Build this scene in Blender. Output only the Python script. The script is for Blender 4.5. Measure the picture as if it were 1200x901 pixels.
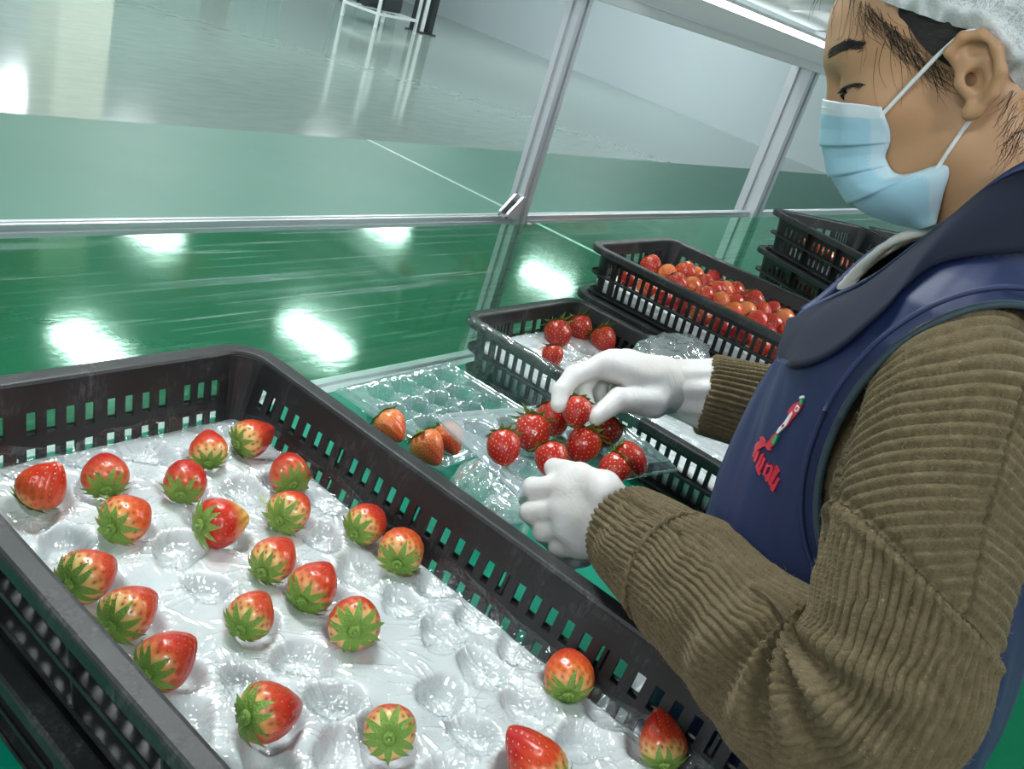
import bpy, bmesh, math, random
import numpy as np
from mathutils import Vector, Matrix

for o in list(bpy.data.objects):
    bpy.data.objects.remove(o)
scene = bpy.context.scene
COL = scene.collection
rnd = random.Random(7)

# ------------------------------------------------------------------ camera, world, exposure
CAM_Z = 1.45
cam_d = bpy.data.cameras.new('camera')
cam = bpy.data.objects.new('camera', cam_d)
COL.objects.link(cam)
_r = Vector((0.60081, -0.74630, 0.28648)); _d = Vector((-0.15491, -0.46027, -0.87416)); _f = Vector((0.78424, 0.48083, -0.39215))
cam.matrix_world = Matrix(((_r.x, -_d.x, -_f.x, 0.0), (_r.y, -_d.y, -_f.y, 0.0), (_r.z, -_d.z, -_f.z, CAM_Z), (0, 0, 0, 1)))
cam_d.sensor_width = 36.0
cam_d.lens = 36.0 * 1073.0 / 1200.0
cam_d.clip_start = 0.02
cam_d.clip_end = 200
scene.camera = cam

world = bpy.data.worlds.new('world'); scene.world = world
world.use_nodes = True
bgn = world.node_tree.nodes['Background']
bgn.inputs[0].default_value = (0.86, 0.95, 1.0, 1)
bgn.inputs[1].default_value = 0.70
vs = scene.view_settings
vs.view_transform = 'Standard'; vs.look = 'None'; vs.gamma = 1.0; vs.use_curve_mapping = False
vs.exposure = 0.02
scene.cycles.use_denoising = True
scene.cycles.max_bounces = 10
scene.cycles.transparent_max_bounces = 24
scene.cycles.sample_clamp_indirect = 6.0
scene.cycles.caustics_reflective = False
scene.cycles.caustics_refractive = False
LAMP_STRENGTH = 54.0      # ceiling panels
STRIP_STRENGTH = 10.0      # lamp under the bench hood

# ------------------------------------------------------------------ small helpers
def srgb(r, g, b):
    f = lambda c: (c / 255 / 12.92) if c / 255 <= 0.04045 else ((c / 255 + 0.055) / 1.055) ** 2.4
    return (f(r), f(g), f(b), 1.0)

class N:
    """tiny node-graph builder"""
    def __init__(self, name):
        self.m = bpy.data.materials.new(name); self.m.use_nodes = True
        self.t = self.m.node_tree; self.n = self.t.nodes; self.l = self.t.links
        self.bsdf = self.n['Principled BSDF']; self.out = self.n['Material Output']
    def add(self, kind, **kw):
        nd = self.n.new(kind)
        for k, v in kw.items():
            if k.startswith('i_'):
                key = k[2:].replace('_', ' ')
                self.put(nd.inputs[int(key)] if key.isdigit() else nd.inputs[key], v)
            else:
                setattr(nd, k, v)
        return nd
    def put(self, sock, v):
        if isinstance(v, bpy.types.NodeSocket): self.l.new(v, sock)
        elif isinstance(v, bpy.types.Node): self.l.new(v.outputs[0], sock)
        else: sock.default_value = v
    def set(self, **kw):
        for k, v in kw.items(): self.put(self.bsdf.inputs[k.replace('_', ' ')], v)
        return self
    def coord(self, which='Object', scale=None):
        c = self.add('ShaderNodeTexCoord').outputs[which]
        if scale is not None:
            mp = self.add('ShaderNodeMapping'); self.l.new(c, mp.inputs[0]); mp.inputs['Scale'].default_value = scale
            c = mp.outputs[0]
        return c
    def noise(self, vec, scale, detail=3.0, rough=0.55, dist=0.0):
        return self.add('ShaderNodeTexNoise', i_Vector=vec, i_Scale=scale, i_Detail=detail, i_Roughness=rough, i_Distortion=dist).outputs[0]
    def ramp(self, fac, stops, interp='LINEAR'):
        r = self.add('ShaderNodeValToRGB'); self.l.new(fac, r.inputs[0]); cr = r.color_ramp; cr.interpolation = interp
        while len(cr.elements) < len(stops): cr.elements.new(0.5)
        for e, (p, c) in zip(cr.elements, stops):
            e.position = p; e.color = c if len(c) == 4 else (*c, 1)
        return r.outputs[0]
    def rng(self, v, a, b, c, d):
        return self.add('ShaderNodeMapRange', i_0=v, i_1=a, i_2=b, i_3=c, i_4=d).outputs[0]
    def math(self, op, a, b=0.0, c=0.0):
        nd = self.add('ShaderNodeMath', operation=op); self.put(nd.inputs[0], a); self.put(nd.inputs[1], b); self.put(nd.inputs[2], c)
        return nd.outputs[0]
    def mix(self, fac, a, b):
        nd = self.add('ShaderNodeMix', data_type='RGBA')
        self.put(nd.inputs[0], fac); self.put(nd.inputs[6], a); self.put(nd.inputs[7], b)
        return nd.outputs[2]
    def bump(self, h, strength=0.3, dist=0.001):
        b = self.add('ShaderNodeBump', i_Height=h, i_Strength=strength, i_Distance=dist).outputs[0]
        self.put(self.bsdf.inputs['Normal'], b)
        return b

def grey(v): return (v, v, v, 1)

def link_mesh(name, me, mat=None, parent=None, smooth=False):
    o = bpy.data.objects.new(name, me)
    COL.objects.link(o)
    if mat is not None and len(me.materials) == 0: me.materials.append(mat)
    if parent is not None: o.parent = parent
    if smooth:
        me.polygons.foreach_set('use_smooth', [True] * len(me.polygons))
    return o

def from_np(name, V, F, mat=None, parent=None, smooth=True):
    me = bpy.data.meshes.new(name)
    me.from_pydata(np.asarray(V, float).tolist(), [], F if isinstance(F, list) else F.tolist())
    me.update()
    return link_mesh(name, me, mat, parent, smooth)

def from_bm(name, bm, mat=None, parent=None, smooth=False):
    bmesh.ops.recalc_face_normals(bm, faces=bm.faces)
    me = bpy.data.meshes.new(name); bm.to_mesh(me); bm.free()
    return link_mesh(name, me, mat, parent, smooth)

def tag(o, label=None, cat=None, group=None, kind=None):
    if label: o['label'] = label
    if cat: o['category'] = cat
    if group: o['group'] = group
    if kind: o['kind'] = kind
    return o

def empty(name, loc=(0, 0, 0), rz=0.0):
    o = bpy.data.objects.new(name, None); COL.objects.link(o)
    o.empty_display_size = 0.05
    o.location = loc; o.rotation_euler = (0, 0, rz)
    return o

def copy_tree(o, parent=None):
    c = o.copy(); COL.objects.link(c)
    if parent is not None: c.parent = parent
    for ch in o.children: copy_tree(ch, c)
    return c

def add_box(bm, lo, hi, bevel=0.0, M=None):
    t = bmesh.new()
    r = bmesh.ops.create_cube(t, size=1.0)
    lo = Vector(lo); hi = Vector(hi); c = (lo + hi) / 2; s = hi - lo
    for v in t.verts: v.co = Vector((v.co.x * s.x, v.co.y * s.y, v.co.z * s.z)) + c
    if bevel > 0: bmesh.ops.bevel(t, geom=list(t.edges), offset=bevel, segments=2, affect='EDGES', profile=0.6)
    if M is not None: bmesh.ops.transform(t, matrix=M, verts=t.verts)
    me = bpy.data.meshes.new('tmp'); t.to_mesh(me); t.free(); bm.from_mesh(me); bpy.data.meshes.remove(me)

def box(name, lo, hi, mat, parent=None, bevel=0.0, M=None):
    bm = bmesh.new(); add_box(bm, lo, hi, bevel, M)
    return from_bm(name, bm, mat, parent)

def grid_faces(nu, nv, wrap_u=False, wrap_v=False):
    """vertex (i,j) -> i*nv+j ; quads"""
    iu = np.arange(nu if wrap_u else nu - 1); jv = np.arange(nv if wrap_v else nv - 1)
    I, J = np.meshgrid(iu, jv, indexing='ij')
    I2 = (I + 1) % nu; J2 = (J + 1) % nv
    return np.stack([I * nv + J, I2 * nv + J, I2 * nv + J2, I * nv + J2], -1).reshape(-1, 4)

def frames_along(P, up=(0, 0, 1)):
    """parallel-transport frames of a polyline (n,3)"""
    P = np.asarray(P, float); T = np.gradient(P, axis=0); T /= np.linalg.norm(T, axis=1)[:, None] + 1e-12
    A = np.zeros_like(P); a = np.asarray(up, float); a = a - T[0] * (a @ T[0]); a /= np.linalg.norm(a) + 1e-12
    for i in range(len(P)):
        a = a - T[i] * (a @ T[i]); a /= np.linalg.norm(a) + 1e-12; A[i] = a
    return T, A, np.cross(T, A)

def spline(P, n):
    """Catmull-Rom through points (any dimension)"""
    P = np.asarray(P, float)
    k = np.concatenate([[2 * P[0] - P[1]], P, [2 * P[-1] - P[-2]]])
    s = np.linspace(0, len(P) - 1, n); i = np.minimum(s.astype(int), len(P) - 2); u = (s - i)[:, None]
    a, b, c, d = k[i], k[i + 1], k[i + 2], k[i + 3]
    return 0.5 * ((2 * b) + (-a + c) * u + (2 * a - 5 * b + 4 * c - d) * u * u + (-a + 3 * b - 3 * c + d) * u ** 3)

def tube_np(P, rad, m=8, up=(0, 0, 1), cap=True):
    P = np.asarray(P, float); rad = np.broadcast_to(np.asarray(rad, float), (len(P),))
    T, A, B = frames_along(P, up)
    th = np.linspace(0, 2 * np.pi, m, endpoint=False)
    V = P[:, None, :] + rad[:, None, None] * (np.cos(th)[None, :, None] * A[:, None, :] + np.sin(th)[None, :, None] * B[:, None, :])
    F = grid_faces(len(P), m, False, True).tolist()
    V = V.reshape(-1, 3)
    if cap:
        F.append(list(range(m))[::-1]); F.append([(len(P) - 1) * m + k for k in range(m)])
    return V, F

class MB:
    """collects numpy pieces into one mesh"""
    def __init__(self): self.V = []; self.F = []; self.k = 0
    def add(self, V, F):
        V = np.asarray(V, float); F = F if isinstance(F, list) else F.tolist()
        self.V.append(V); self.F += [[i + self.k for i in f] for f in F]; self.k += len(V)
    def build(self, name, mat, parent=None, smooth=True):
        return from_np(name, np.concatenate(self.V), self.F, mat, parent, smooth)

def value_noise(x, y, seed=0):
    """smooth 2-d noise in about [-1,1] (numpy)"""
    r = np.random.RandomState(seed); T = r.rand(64, 64) * 2 - 1
    xi = np.floor(x).astype(int); yi = np.floor(y).astype(int); u = x - xi; v = y - yi
    u = u * u * (3 - 2 * u); v = v * v * (3 - 2 * v)
    g = lambda a, b: T[a % 64, b % 64]
    return (g(xi, yi) * (1 - u) + g(xi + 1, yi) * u) * (1 - v) + (g(xi, yi + 1) * (1 - u) + g(xi + 1, yi + 1) * u) * v

def value_noise3(P, seed=0):
    r = np.random.RandomState(seed); T = r.rand(32, 32, 32) * 2 - 1
    Pi = np.floor(P).astype(int); U = P - Pi; U = U * U * (3 - 2 * U); out = 0
    for a in (0, 1):
        for b in (0, 1):
            for c in (0, 1):
                w = (U[..., 0] if a else 1 - U[..., 0]) * (U[..., 1] if b else 1 - U[..., 1]) * (U[..., 2] if c else 1 - U[..., 2])
                out = out + w * T[(Pi[..., 0] + a) % 32, (Pi[..., 1] + b) % 32, (Pi[..., 2] + c) % 32]
    return out

# ------------------------------------------------------------------ materials
def m_simple(name, col, rough=0.5, metal=0.0, **kw):
    g = N(name); g.set(Base_Color=col, Roughness=rough, Metallic=metal, **kw); return g.m

def m_black_plastic():
    g = N('black_crate_plastic'); c = g.coord()
    n1 = g.noise(c, 22, 5, 0.65); n2 = g.noise(g.coord('Object', (30, 30, 6)), 9, 4, 0.7)
    scuff = g.math('MULTIPLY', g.rng(n1, 0.5, 0.75, 0, 1), g.rng(n2, 0.45, 0.75, 0, 1))
    g.set(Base_Color=g.mix(scuff, (0.0145, 0.015, 0.0155, 1), (0.14, 0.14, 0.145, 1)), Roughness=g.rng(n1, 0.3, 0.7, 0.34, 0.56))
    g.bump(n1, 0.12, 0.002)
    return g.m

def m_aluminium():
    g = N('brushed_aluminium'); n1 = g.noise(g.coord('Object', (3, 3, 60)), 12, 3)
    g.set(Base_Color=(0.74, 0.76, 0.79, 1), Metallic=0.75, Roughness=g.rng(n1, 0.3, 0.7, 0.3, 0.42)); return g.m

def m_floor():
    g = N('glossy_floor_coating'); c = g.coord('Object')
    sep = g.add('ShaderNodeSeparateXYZ', i_0=c)
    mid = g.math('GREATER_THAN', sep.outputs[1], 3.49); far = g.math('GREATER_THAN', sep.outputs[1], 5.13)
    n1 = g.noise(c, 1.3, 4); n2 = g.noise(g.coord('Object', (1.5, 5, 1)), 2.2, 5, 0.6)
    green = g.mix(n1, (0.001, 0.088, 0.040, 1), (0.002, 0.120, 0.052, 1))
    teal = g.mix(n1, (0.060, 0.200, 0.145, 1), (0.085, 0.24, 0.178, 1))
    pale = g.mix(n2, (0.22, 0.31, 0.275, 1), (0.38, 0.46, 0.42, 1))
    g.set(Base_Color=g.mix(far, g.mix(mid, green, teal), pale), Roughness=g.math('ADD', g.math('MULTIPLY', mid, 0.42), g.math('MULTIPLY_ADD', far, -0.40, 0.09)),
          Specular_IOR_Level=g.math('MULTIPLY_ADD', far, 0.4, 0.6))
    fine = g.noise(c, 38, 2); wv = g.noise(g.coord('Object', (1, 2.2, 1)), 6, 2)
    b = g.bump(g.math('ADD', g.math('MULTIPLY', fine, 0.35), wv), 0.09, 0.004)
    g.put(b.node.inputs['Strength'], g.math('MULTIPLY_ADD', far, -0.089, 0.09))
    return g.m

def m_film(name, tint, gloss=0.10, rough=0.12, haze=0.0, bump=None, edge=0.55, bs=1.0):
    """clear thin plastic: straight-through transparency plus a fresnel-weighted gloss"""
    g = N(name)
    tr = g.add('ShaderNodeBsdfTransparent', i_Color=tint)
    gl = g.add('ShaderNodeBsdfGlossy', i_Color=(0.96, 0.98, 1, 1), i_Roughness=rough)
    lw = g.add('ShaderNodeLayerWeight', i_Blend=0.35)
    fac = g.math('MULTIPLY_ADD', lw.outputs['Facing'], edge, gloss)
    nrm = None
    if bump:
        h = bump(g); b = g.add('ShaderNodeBump', i_Height=h, i_Strength=bs, i_Distance=0.004)
        g.l.new(b.outputs[0], gl.inputs['Normal']); g.l.new(b.outputs[0], lw.inputs['Normal'])
    base = tr
    if haze:
        df = g.add('ShaderNodeBsdfDiffuse', i_Color=(0.9, 0.95, 0.97, 1))
        mh = g.add('ShaderNodeMixShader'); g.put(mh.inputs[0], haze(g) if callable(haze) else haze)
        g.l.new(tr.outputs[0], mh.inputs[1]); g.l.new(df.outputs[0], mh.inputs[2]); base = mh
    mx = g.add('ShaderNodeMixShader'); g.l.new(fac, mx.inputs[0]); g.l.new(base.outputs[0], mx.inputs[1]); g.l.new(gl.outputs[0], mx.inputs[2])
    g.l.new(mx.outputs[0], g.out.inputs[0])
    return g.m

def wrinkle_bump(sx, sy, sz, s1=60, s2=140):
    def f(g):
        c = g.coord('Object', (sx, sy, sz))
        a = g.noise(c, s1, 3, 0.6, 1.2); b = g.noise(c, s2, 2, 0.5, 0.6)
        ridge = g.math('ABSOLUTE', g.math('SUBTRACT', a, 0.5))
        return g.math('MULTIPLY_ADD', b, 0.3, ridge)
    return f

M_BLACK = m_black_plastic()
M_ALU = m_aluminium()
M_FLOOR = m_floor()

# ------------------------------------------------------------------ the hall
M_WALL = m_simple('hall_wall_paint', (0.56, 0.63, 0.66, 1), 0.55)
M_CEIL = m_simple('hall_ceiling_panels', (0.62, 0.66, 0.67, 1), 0.7)
M_COLUMN = m_simple('cream_column_paint', (0.80, 0.77, 0.62, 1), 0.5)
M_LINE = m_simple('floor_line_paint', (0.45, 0.62, 0.55, 1), 0.35)
M_WHITE_METAL = m_simple('white_enamel', (0.80, 0.82, 0.82, 1), 0.35)
M_DARK_METAL = m_simple('dark_machine_metal', (0.03, 0.035, 0.04, 1), 0.4, 0.3)
def m_emit(name, col, s):
    g = N(name); e = g.add('ShaderNodeEmission', i_Color=col, i_Strength=s); g.l.new(e.outputs[0], g.out.inputs[0]); return g.m
M_LAMP = m_emit('lamp_panel_light', (0.93, 0.98, 1, 1), LAMP_STRENGTH)
M_STRIP = m_emit('strip_lamp_light', (0.95, 0.99, 1, 1), STRIP_STRENGTH)
M_DAY = m_emit('daylight_window', (0.88, 0.96, 1, 1), 3.2)

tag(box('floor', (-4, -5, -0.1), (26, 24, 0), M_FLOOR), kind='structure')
CEIL_Z = 3.5
tag(box('ceiling', (-4, -5, CEIL_Z), (26, 24, CEIL_Z + 0.1), M_CEIL), kind='structure')
# long side wall, slightly skewed to the bench as in the photograph
wv = Vector((18.513 - 16.116, 16.655 - 5.328, 0)).normalized(); wn = Vector((wv.y, -wv.x, 0))
p0 = Vector((16.116, 5.328, 0)) - wv * 12; p1 = Vector((18.513, 16.655, 0)) + wv * 8.2
bm = bmesh.new()
q = [p0, p1, p1 + wn * 0.15, p0 + wn * 0.15]
vb = [bm.verts.new((p.x, p.y, 0)) for p in q] + [bm.verts.new((p.x, p.y, CEIL_Z)) for p in q]
for f in ((3, 2, 1, 0), (4, 5, 6, 7), (0, 1, 5, 4), (1, 2, 6, 5), (2, 3, 7, 6), (3, 0, 4, 7)): bm.faces.new([vb[i] for i in f])
tag(from_bm('wall_right', bm, M_WALL), kind='structure')
tag(box('wall_back', (-4, 22.0, 0), (20.5, 22.15, CEIL_Z), M_WALL), kind='structure')
# windows and openings of the far wall (seen as reflections in the floor)
nwin = 0
for x0, x1, z0, z1, mm in ((-2.5, -0.3, 0.9, 2.8, M_DAY), (1.2, 3.0, 0.0, 2.3, M_DARK_METAL), (4.2, 6.6, 1.6, 3.0, M_DAY), (8.6, 10.4, 0.0, 2.2, M_DARK_METAL),
                           (11.6, 13.4, 1.5, 2.8, M_DAY), (14.6, 16.8, 0.2, 2.4, M_DARK_METAL)):
    nwin += 1
    fr = tag(box('window_%d' % nwin if mm is M_DAY else 'door_%d' % nwin, (x0, 21.93, z0), (x1, 22.02, z1), mm), kind='structure')
    bm = bmesh.new()
    for a, b in (((x0 - .06, 21.9, z0 - .06), (x0, 22, z1 + .06)), ((x1, 21.9, z0 - .06), (x1 + .06, 22, z1 + .06)), ((x0, 21.9, z1), (x1, 22, z1 + .06))): add_box(bm, a, b)
    from_bm('frame', bm, M_WHITE_METAL, fr)
# columns
for i, (x, y) in enumerate(((5.66, 10.4), (-1.2, 10.6), (12.2, 20.2))):
    tag(box('column' if not i else 'column', (x - 0.3, y - 0.3, 0), (x + 0.3, y + 0.3, CEIL_Z), M_COLUMN, bevel=0.01), kind='structure')
# painted seam across the green floor
tag(box('trim_1', (5.185, 1.5, 0.0), (5.225, 5.13, 0.002), M_LINE), kind='structure')

# ceiling lamps; several unseen panels are added to brighten bench and far floor
lamp0 = None
for (x, y) in [(-1.2, -2.4), (5.1, -2.4), (1.0, 1.7), (4.6, 1.9)] + [(5.15, 8.4), (8.0, 8.0), (14.4, 8.8), (7.9, 11.7), (12.8, 11.7), (3.4, -0.9), (-3.1, 0.4), (13.6, 14.6), (9.3, 14.8), (5.0, 14.8), (1.9, 8.4), (-1.2, 8.4)] + [(9.1, 18.4), (2.5, 18.6)]:
    if lamp0 is None:
        lamp0 = t = empty('ceiling_light')
        tag(t, 'white rectangular ceiling light panel glowing above the glossy floor', 'ceiling light', 'ceiling light panels of the hall')
        box('diffuser', (-0.22, -0.56, -0.035), (0.22, 0.56, -0.02), M_LAMP, t)
        bm = bmesh.new()
        for a, b in (((-.3, -.6, -.04), (.3, -.56, 0)), ((-.3, .56, -.04), (.3, .6, 0)), ((-.3, -.56, -.04), (-.26, .56, 0)), ((.26, -.56, -.04), (.3, .56, 0)), ((-.26, -.56, -.02), (.26, .56, 0))): add_box(bm, a, b)
        from_bm('frame', bm, M_WHITE_METAL, t)
    else: t = copy_tree(lamp0)
    t.location = (x, y, CEIL_Z)

# white rack trolley with a dark motor, far back on the pale floor
def bar(bm, a, b, w):
    a = Vector(a); b = Vector(b); d = b - a; q = d.to_track_quat('Z', 'Y')
    add_box(bm, (-w / 2, -w / 2, 0), (w / 2, w / 2, d.length), 0, Matrix.Translation(a) @ q.to_matrix().to_4x4())
rk = empty('metal_rack', (12.15, 12.35, 0), math.radians(12))
tag(rk, 'white tubular metal rack with a dark motor far back on the glossy floor', 'rack')
for k, (x, y) in enumerate(((-.62, -.35), (.62, -.35), (-.62, .35), (.62, .35))):
    bm = bmesh.new(); bar(bm, (x, y, 0), (x, y, 1.5), 0.045); from_bm('leg', bm, M_WHITE_METAL, rk)
for z in (0.22, 0.75):
    bm = bmesh.new()
    for a, b in (((-.62, -.35, z), (.62, -.35, z)), ((-.62, .35, z), (.62, .35, z)), ((-.62, -.35, z), (-.62, .35, z)), ((.62, -.35, z), (.62, .35, z))): bar(bm, a, b, 0.04)
    from_bm('shelf_frame', bm, M_WHITE_METAL, rk)
bm = bmesh.new(); add_box(bm, (-.3, -.2, .26), (.3, .2, .52), .04); add_box(bm, (.05, -.12, .5), (.4, .12, .7), .03); bmesh.ops.create_cone(bm, cap_ends=True, segments=16, radius1=.14, radius2=.14, depth=.3, matrix=Matrix.Translation((-.42, 0, .4)) @ Matrix.Rotation(math.pi / 2, 4, 'Y'))
from_bm('motor', bm, M_DARK_METAL, rk)
dk = empty('support_post', (13.35, 12.5, 0))
tag(dk, 'dark pair of upright posts standing beside the white rack', 'post')
for x in (-.16, .2):
    bm = bmesh.new(); add_box(bm, (x - .07, -.07, 0.02), (x + .07, .07, 2.2), .01); from_bm('upright', bm, M_DARK_METAL, dk)
bm = bmesh.new(); add_box(bm, (-.28, -.12, 0), (.32, .12, .025)); from_bm('foot_plate', bm, M_DARK_METAL, dk); bm = bmesh.new(); bar(bm, (-.16, 0, 1.6), (.2, 0, 1.6), .06); from_bm('cross_bar', bm, M_DARK_METAL, dk)
bm = bmesh.new(); add_box(bm, (-.05, -.05, .025), (.05, .05, 1.6), .01); from_bm('light_strip_cover', bm, M_WHITE_METAL, dk)

# tall processing cabinets at the far end, seen as dark reflections in the polished floor
M_CAB = m_simple('grey_green_cabinet', (0.06, 0.12, 0.115, 1), 0.4)
for i, (x, y, w, h, lb) in enumerate(((9.7, 15.5, 1.7, 2.1, 'wide grey green machine cabinet mirrored in the pale floor beside the cream column'), (12.5, 16.2, .7, 1.5, 'narrow grey green machine cabinet mirrored in the pale floor by the white rack'),
                                      (14.9, 15.6, 1.2, 1.7, 'low grey green machine cabinet mirrored in the floor near the long wall'), (4.0, 14.5, .8, 2.0, 'grey green machine cabinet mirrored in the floor at the far corner'))):
    t = empty('machine_cabinet', (x, y, 0)); tag(t, lb, 'cabinet', 'machine cabinets at the far end')
    box('body', (-w / 2, -.35, .12), (w / 2, .35, h), M_CAB, t, .02)
    for k in (0, 1): box('door', (-w / 2 + .03 + k * w / 2, -.365, .18), (-.03 + k * w / 2, -.351, h - .08), M_CAB, t, .004)
    for sx in (-1, 1):
        for sy in (-1, 1): box('foot', (sx * (w / 2 - .08) - .04, sy * .28 - .04, 0), (sx * (w / 2 - .08) + .04, sy * .28 + .04, .12), M_DARK_METAL, t)

# ------------------------------------------------------------------ the packing bench
BZ = 0.80
def m_belt():
    g = N('green_bench_belt'); n = g.noise(g.coord(), 30, 4)
    g.set(Base_Color=g.mix(n, (0.0, 0.19, 0.115, 1), (0.003, 0.24, 0.15, 1)), Roughness=0.32); g.bump(g.noise(g.coord(), 400, 2), 0.1, 0.0005); return g.m
M_BELT = m_belt()
def curtain_haze(g):
    c = g.coord('Object', (0.5, 1, 26)); a = g.noise(c, 3.2, 4, 0.6, 0.25); b = g.noise(g.coord('Object', (0.9, 1, 70)), 3.0, 3, 0.6, 0.2)
    m = g.noise(g.coord('Object', (1.3, 1, 4)), 1.6, 2)
    s = g.math('MULTIPLY', g.math('MAXIMUM', g.rng(a, 0.56, 0.76, 0, 0.40), g.rng(b, 0.58, 0.74, 0, 0.40)), g.rng(m, 0.38, 0.62, 0.3, 1.0))
    return g.math('ADD', s, 0.012)
M_CURTAIN = m_film('clear_soft_film_sheet', (0.80, 0.97, 0.88, 1), gloss=0.02, rough=0.1, haze=curtain_haze, edge=0.10)
wb = empty('workbench', (0, 0, 0))
tag(wb, 'long packing bench with green top, aluminium edges and a posted back frame', 'workbench')
X0, X1, Y0, Y1 = -0.6, 4.2, 0.215, 0.935
box('bench_top', (X0, Y0 + .03, BZ - .02), (X1, Y1 - .045, BZ), M_BELT, wb, .003)
def extrusion(name, a, b, w, h, up=(0, 0, 1), parent=wb, mat=M_ALU, groove=True):
    """aluminium T-slot bar from a to b, width w (side), height h (up): grooves on four faces"""
    gx = min(w, h) * 0.14; gd = min(w, h) * 0.16
    def side(L, n, s):   # points along one face from -L/2..L/2
        return [(-L / 2, 0), (-gx, 0), (-gx, -gd), (gx, -gd), (gx, 0)]
    prof = []
    for (L, H, rot) in ((w, h, 0), (h, w, 1), (w, h, 2), (h, w, 3)):
        for (u, d) in side(L, 0, 0):
            x, y = -u, -(H / 2 + d) * 1.0
            x, y = u, -(H / 2) - d
            for _ in range(rot): x, y = -y, x
            prof.append((x, y))
    a = Vector(a); b = Vector(b); t = (b - a).normalized(); u = Vector(up); s = t.cross(u).normalized(); u = s.cross(t)
    V = [a + s * x + u * y for x, y in prof] + [b + s * x + u * y for x, y in prof]; n = len(prof)
    F = [[i, (i + 1) % n, n + (i + 1) % n, n + i] for i in range(n)] + [list(range(n))[::-1], list(range(n, 2 * n))]
    return from_np(name, [tuple(v) for v in V], F, mat, parent, False)
extrusion('edge_profile', (X0, Y1 - .022, BZ - .0215), (X1, Y1 - .022, BZ - .0215), .042, .04)
extrusion('edge_profile', (X0, Y0 + .01, BZ - .0215), (X1, Y0 + .01, BZ - .0215), .04, .04)
for x in (X0 + .05, 1.9, X1 - .05):
    for y in (Y0 + .01, Y1 - .022): extrusion('leg', (x, y, 0.0), (x, y, BZ - .042), .04, .04, (1, 0, 0))
extrusion('post', (1.393, .962, 0.30), (1.393, .962, 1.452), .030, .030, (1, 0, 0))
extrusion('post', (2.515, .975, 0.30), (2.515, .975, 1.452), .060, .058, (1, 0, 0))
extrusion('post', (-0.55, .962, 0.30), (-0.55, .962, 1.452), .030, .030, (1, 0, 0))
RZ = 1.0505
extrusion('cross_rail', (-.535, .965, RZ), (1.378, .965, RZ), .0155, .0155)
extrusion('cross_rail', (1.408, .965, RZ), (2.486, .965, RZ), .0155, .0155)
extrusion('cross_rail', (2.544, .965, RZ), (4.2, .965, RZ), .0155, .0155)
box('soft_film_panel', (-.535, .944, BZ - .03), (4.2, .945, RZ - .004), M_CURTAIN, wb)
# die-cast corner bracket where rail meets post
bm = bmesh.new()
for x in (1.344, 1.366):
    pts = [(x, RZ - .010), (x, RZ + .0)]
    t = bmesh.new()
    for dx in (0, .004):
        pass
    t.free()
for yy in (.940, .957):
    tri = [(1.338, RZ + .009), (1.378, RZ + .009), (1.378, RZ + .050), (1.370, RZ + .050), (1.338, RZ + .018)]
    va = [bm.verts.new((x, yy, z)) for x, z in tri]; vb = [bm.verts.new((x, yy + .005, z)) for x, z in tri]
    bm.faces.new(va); bm.faces.new(vb[::-1])
    for i in range(5): bm.faces.new((va[i], va[(i + 1) % 5], vb[(i + 1) % 5], vb[i]))
add_box(bm, (1.338, .940, RZ + .009), (1.378, .962, RZ + .013)); add_box(bm, (1.374, .940, RZ + .009), (1.378, .962, RZ + .05))
br = from_bm('corner_bracket', bm, M_ALU, wb)
bm = bmesh.new(); bmesh.ops.create_cone(bm, cap_ends=True, segments=10, radius1=.006, radius2=.006, depth=.008, matrix=Matrix.Translation((1.356, .949, RZ + .017)))
bmesh.ops.create_cone(bm, cap_ends=True, segments=10, radius1=.006, radius2=.006, depth=.008, matrix=Matrix.Translation((1.370, .949, RZ + .032)) @ Matrix.Rotation(math.pi / 2, 4, 'Y'))
from_bm('bolt', bm, M_DARK_METAL, br)
bm = bmesh.new(); add_box(bm, (1.409, .945, RZ - .009), (1.43, .965, RZ - .004)); add_box(bm, (1.409, .945, RZ - .009), (1.414, .965, RZ + .012)); from_bm('corner_bracket', bm, M_ALU, wb)
# lamp hood on top of the posts: beam, sloping white panel and strip lamp
M_HOOD = m_simple('white_hood_sheet', (0.84, 0.87, 0.87, 1), 0.35)
M_SATIN = m_simple('white_powder_coat', (0.86, 0.88, 0.88, 1), 0.35, 0.0)
box('top_beam', (1.30, .925, 1.452), (4.2, .990, 1.512), M_SATIN, wb, .0015)
box('beam_lip', (1.30, .9225, 1.470), (4.2, .9255, 1.4735), M_ALU, wb)
a = math.radians(14)
MH = Matrix.Translation((0, .985, 1.548)) @ Matrix.Rotation(-a, 4, 'X')
box('hood_panel', (1.30, -.66, 0), (4.2, 0, .004), M_HOOD, wb, 0, MH)
for k in range(5):
    x = 1.55 + k * .55
    box('hood_rib', (x, -.64, -.012), (x + .03, -.08, -.0005), M_HOOD, wb, 0, MH)
for x in (1.393, 2.515):
    box('hood_bracket', (x - .012, .955, 1.51), (x + .012, .985, 1.548), M_ALU, wb)
box('strip_lamp', (1.55, .935, 1.514), (4.1, .950, 1.526), M_STRIP, wb, .003)
box('lamp_tray', (1.53, .930, 1.526), (4.12, .954, 1.534), M_WHITE_METAL, wb, .002)

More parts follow.
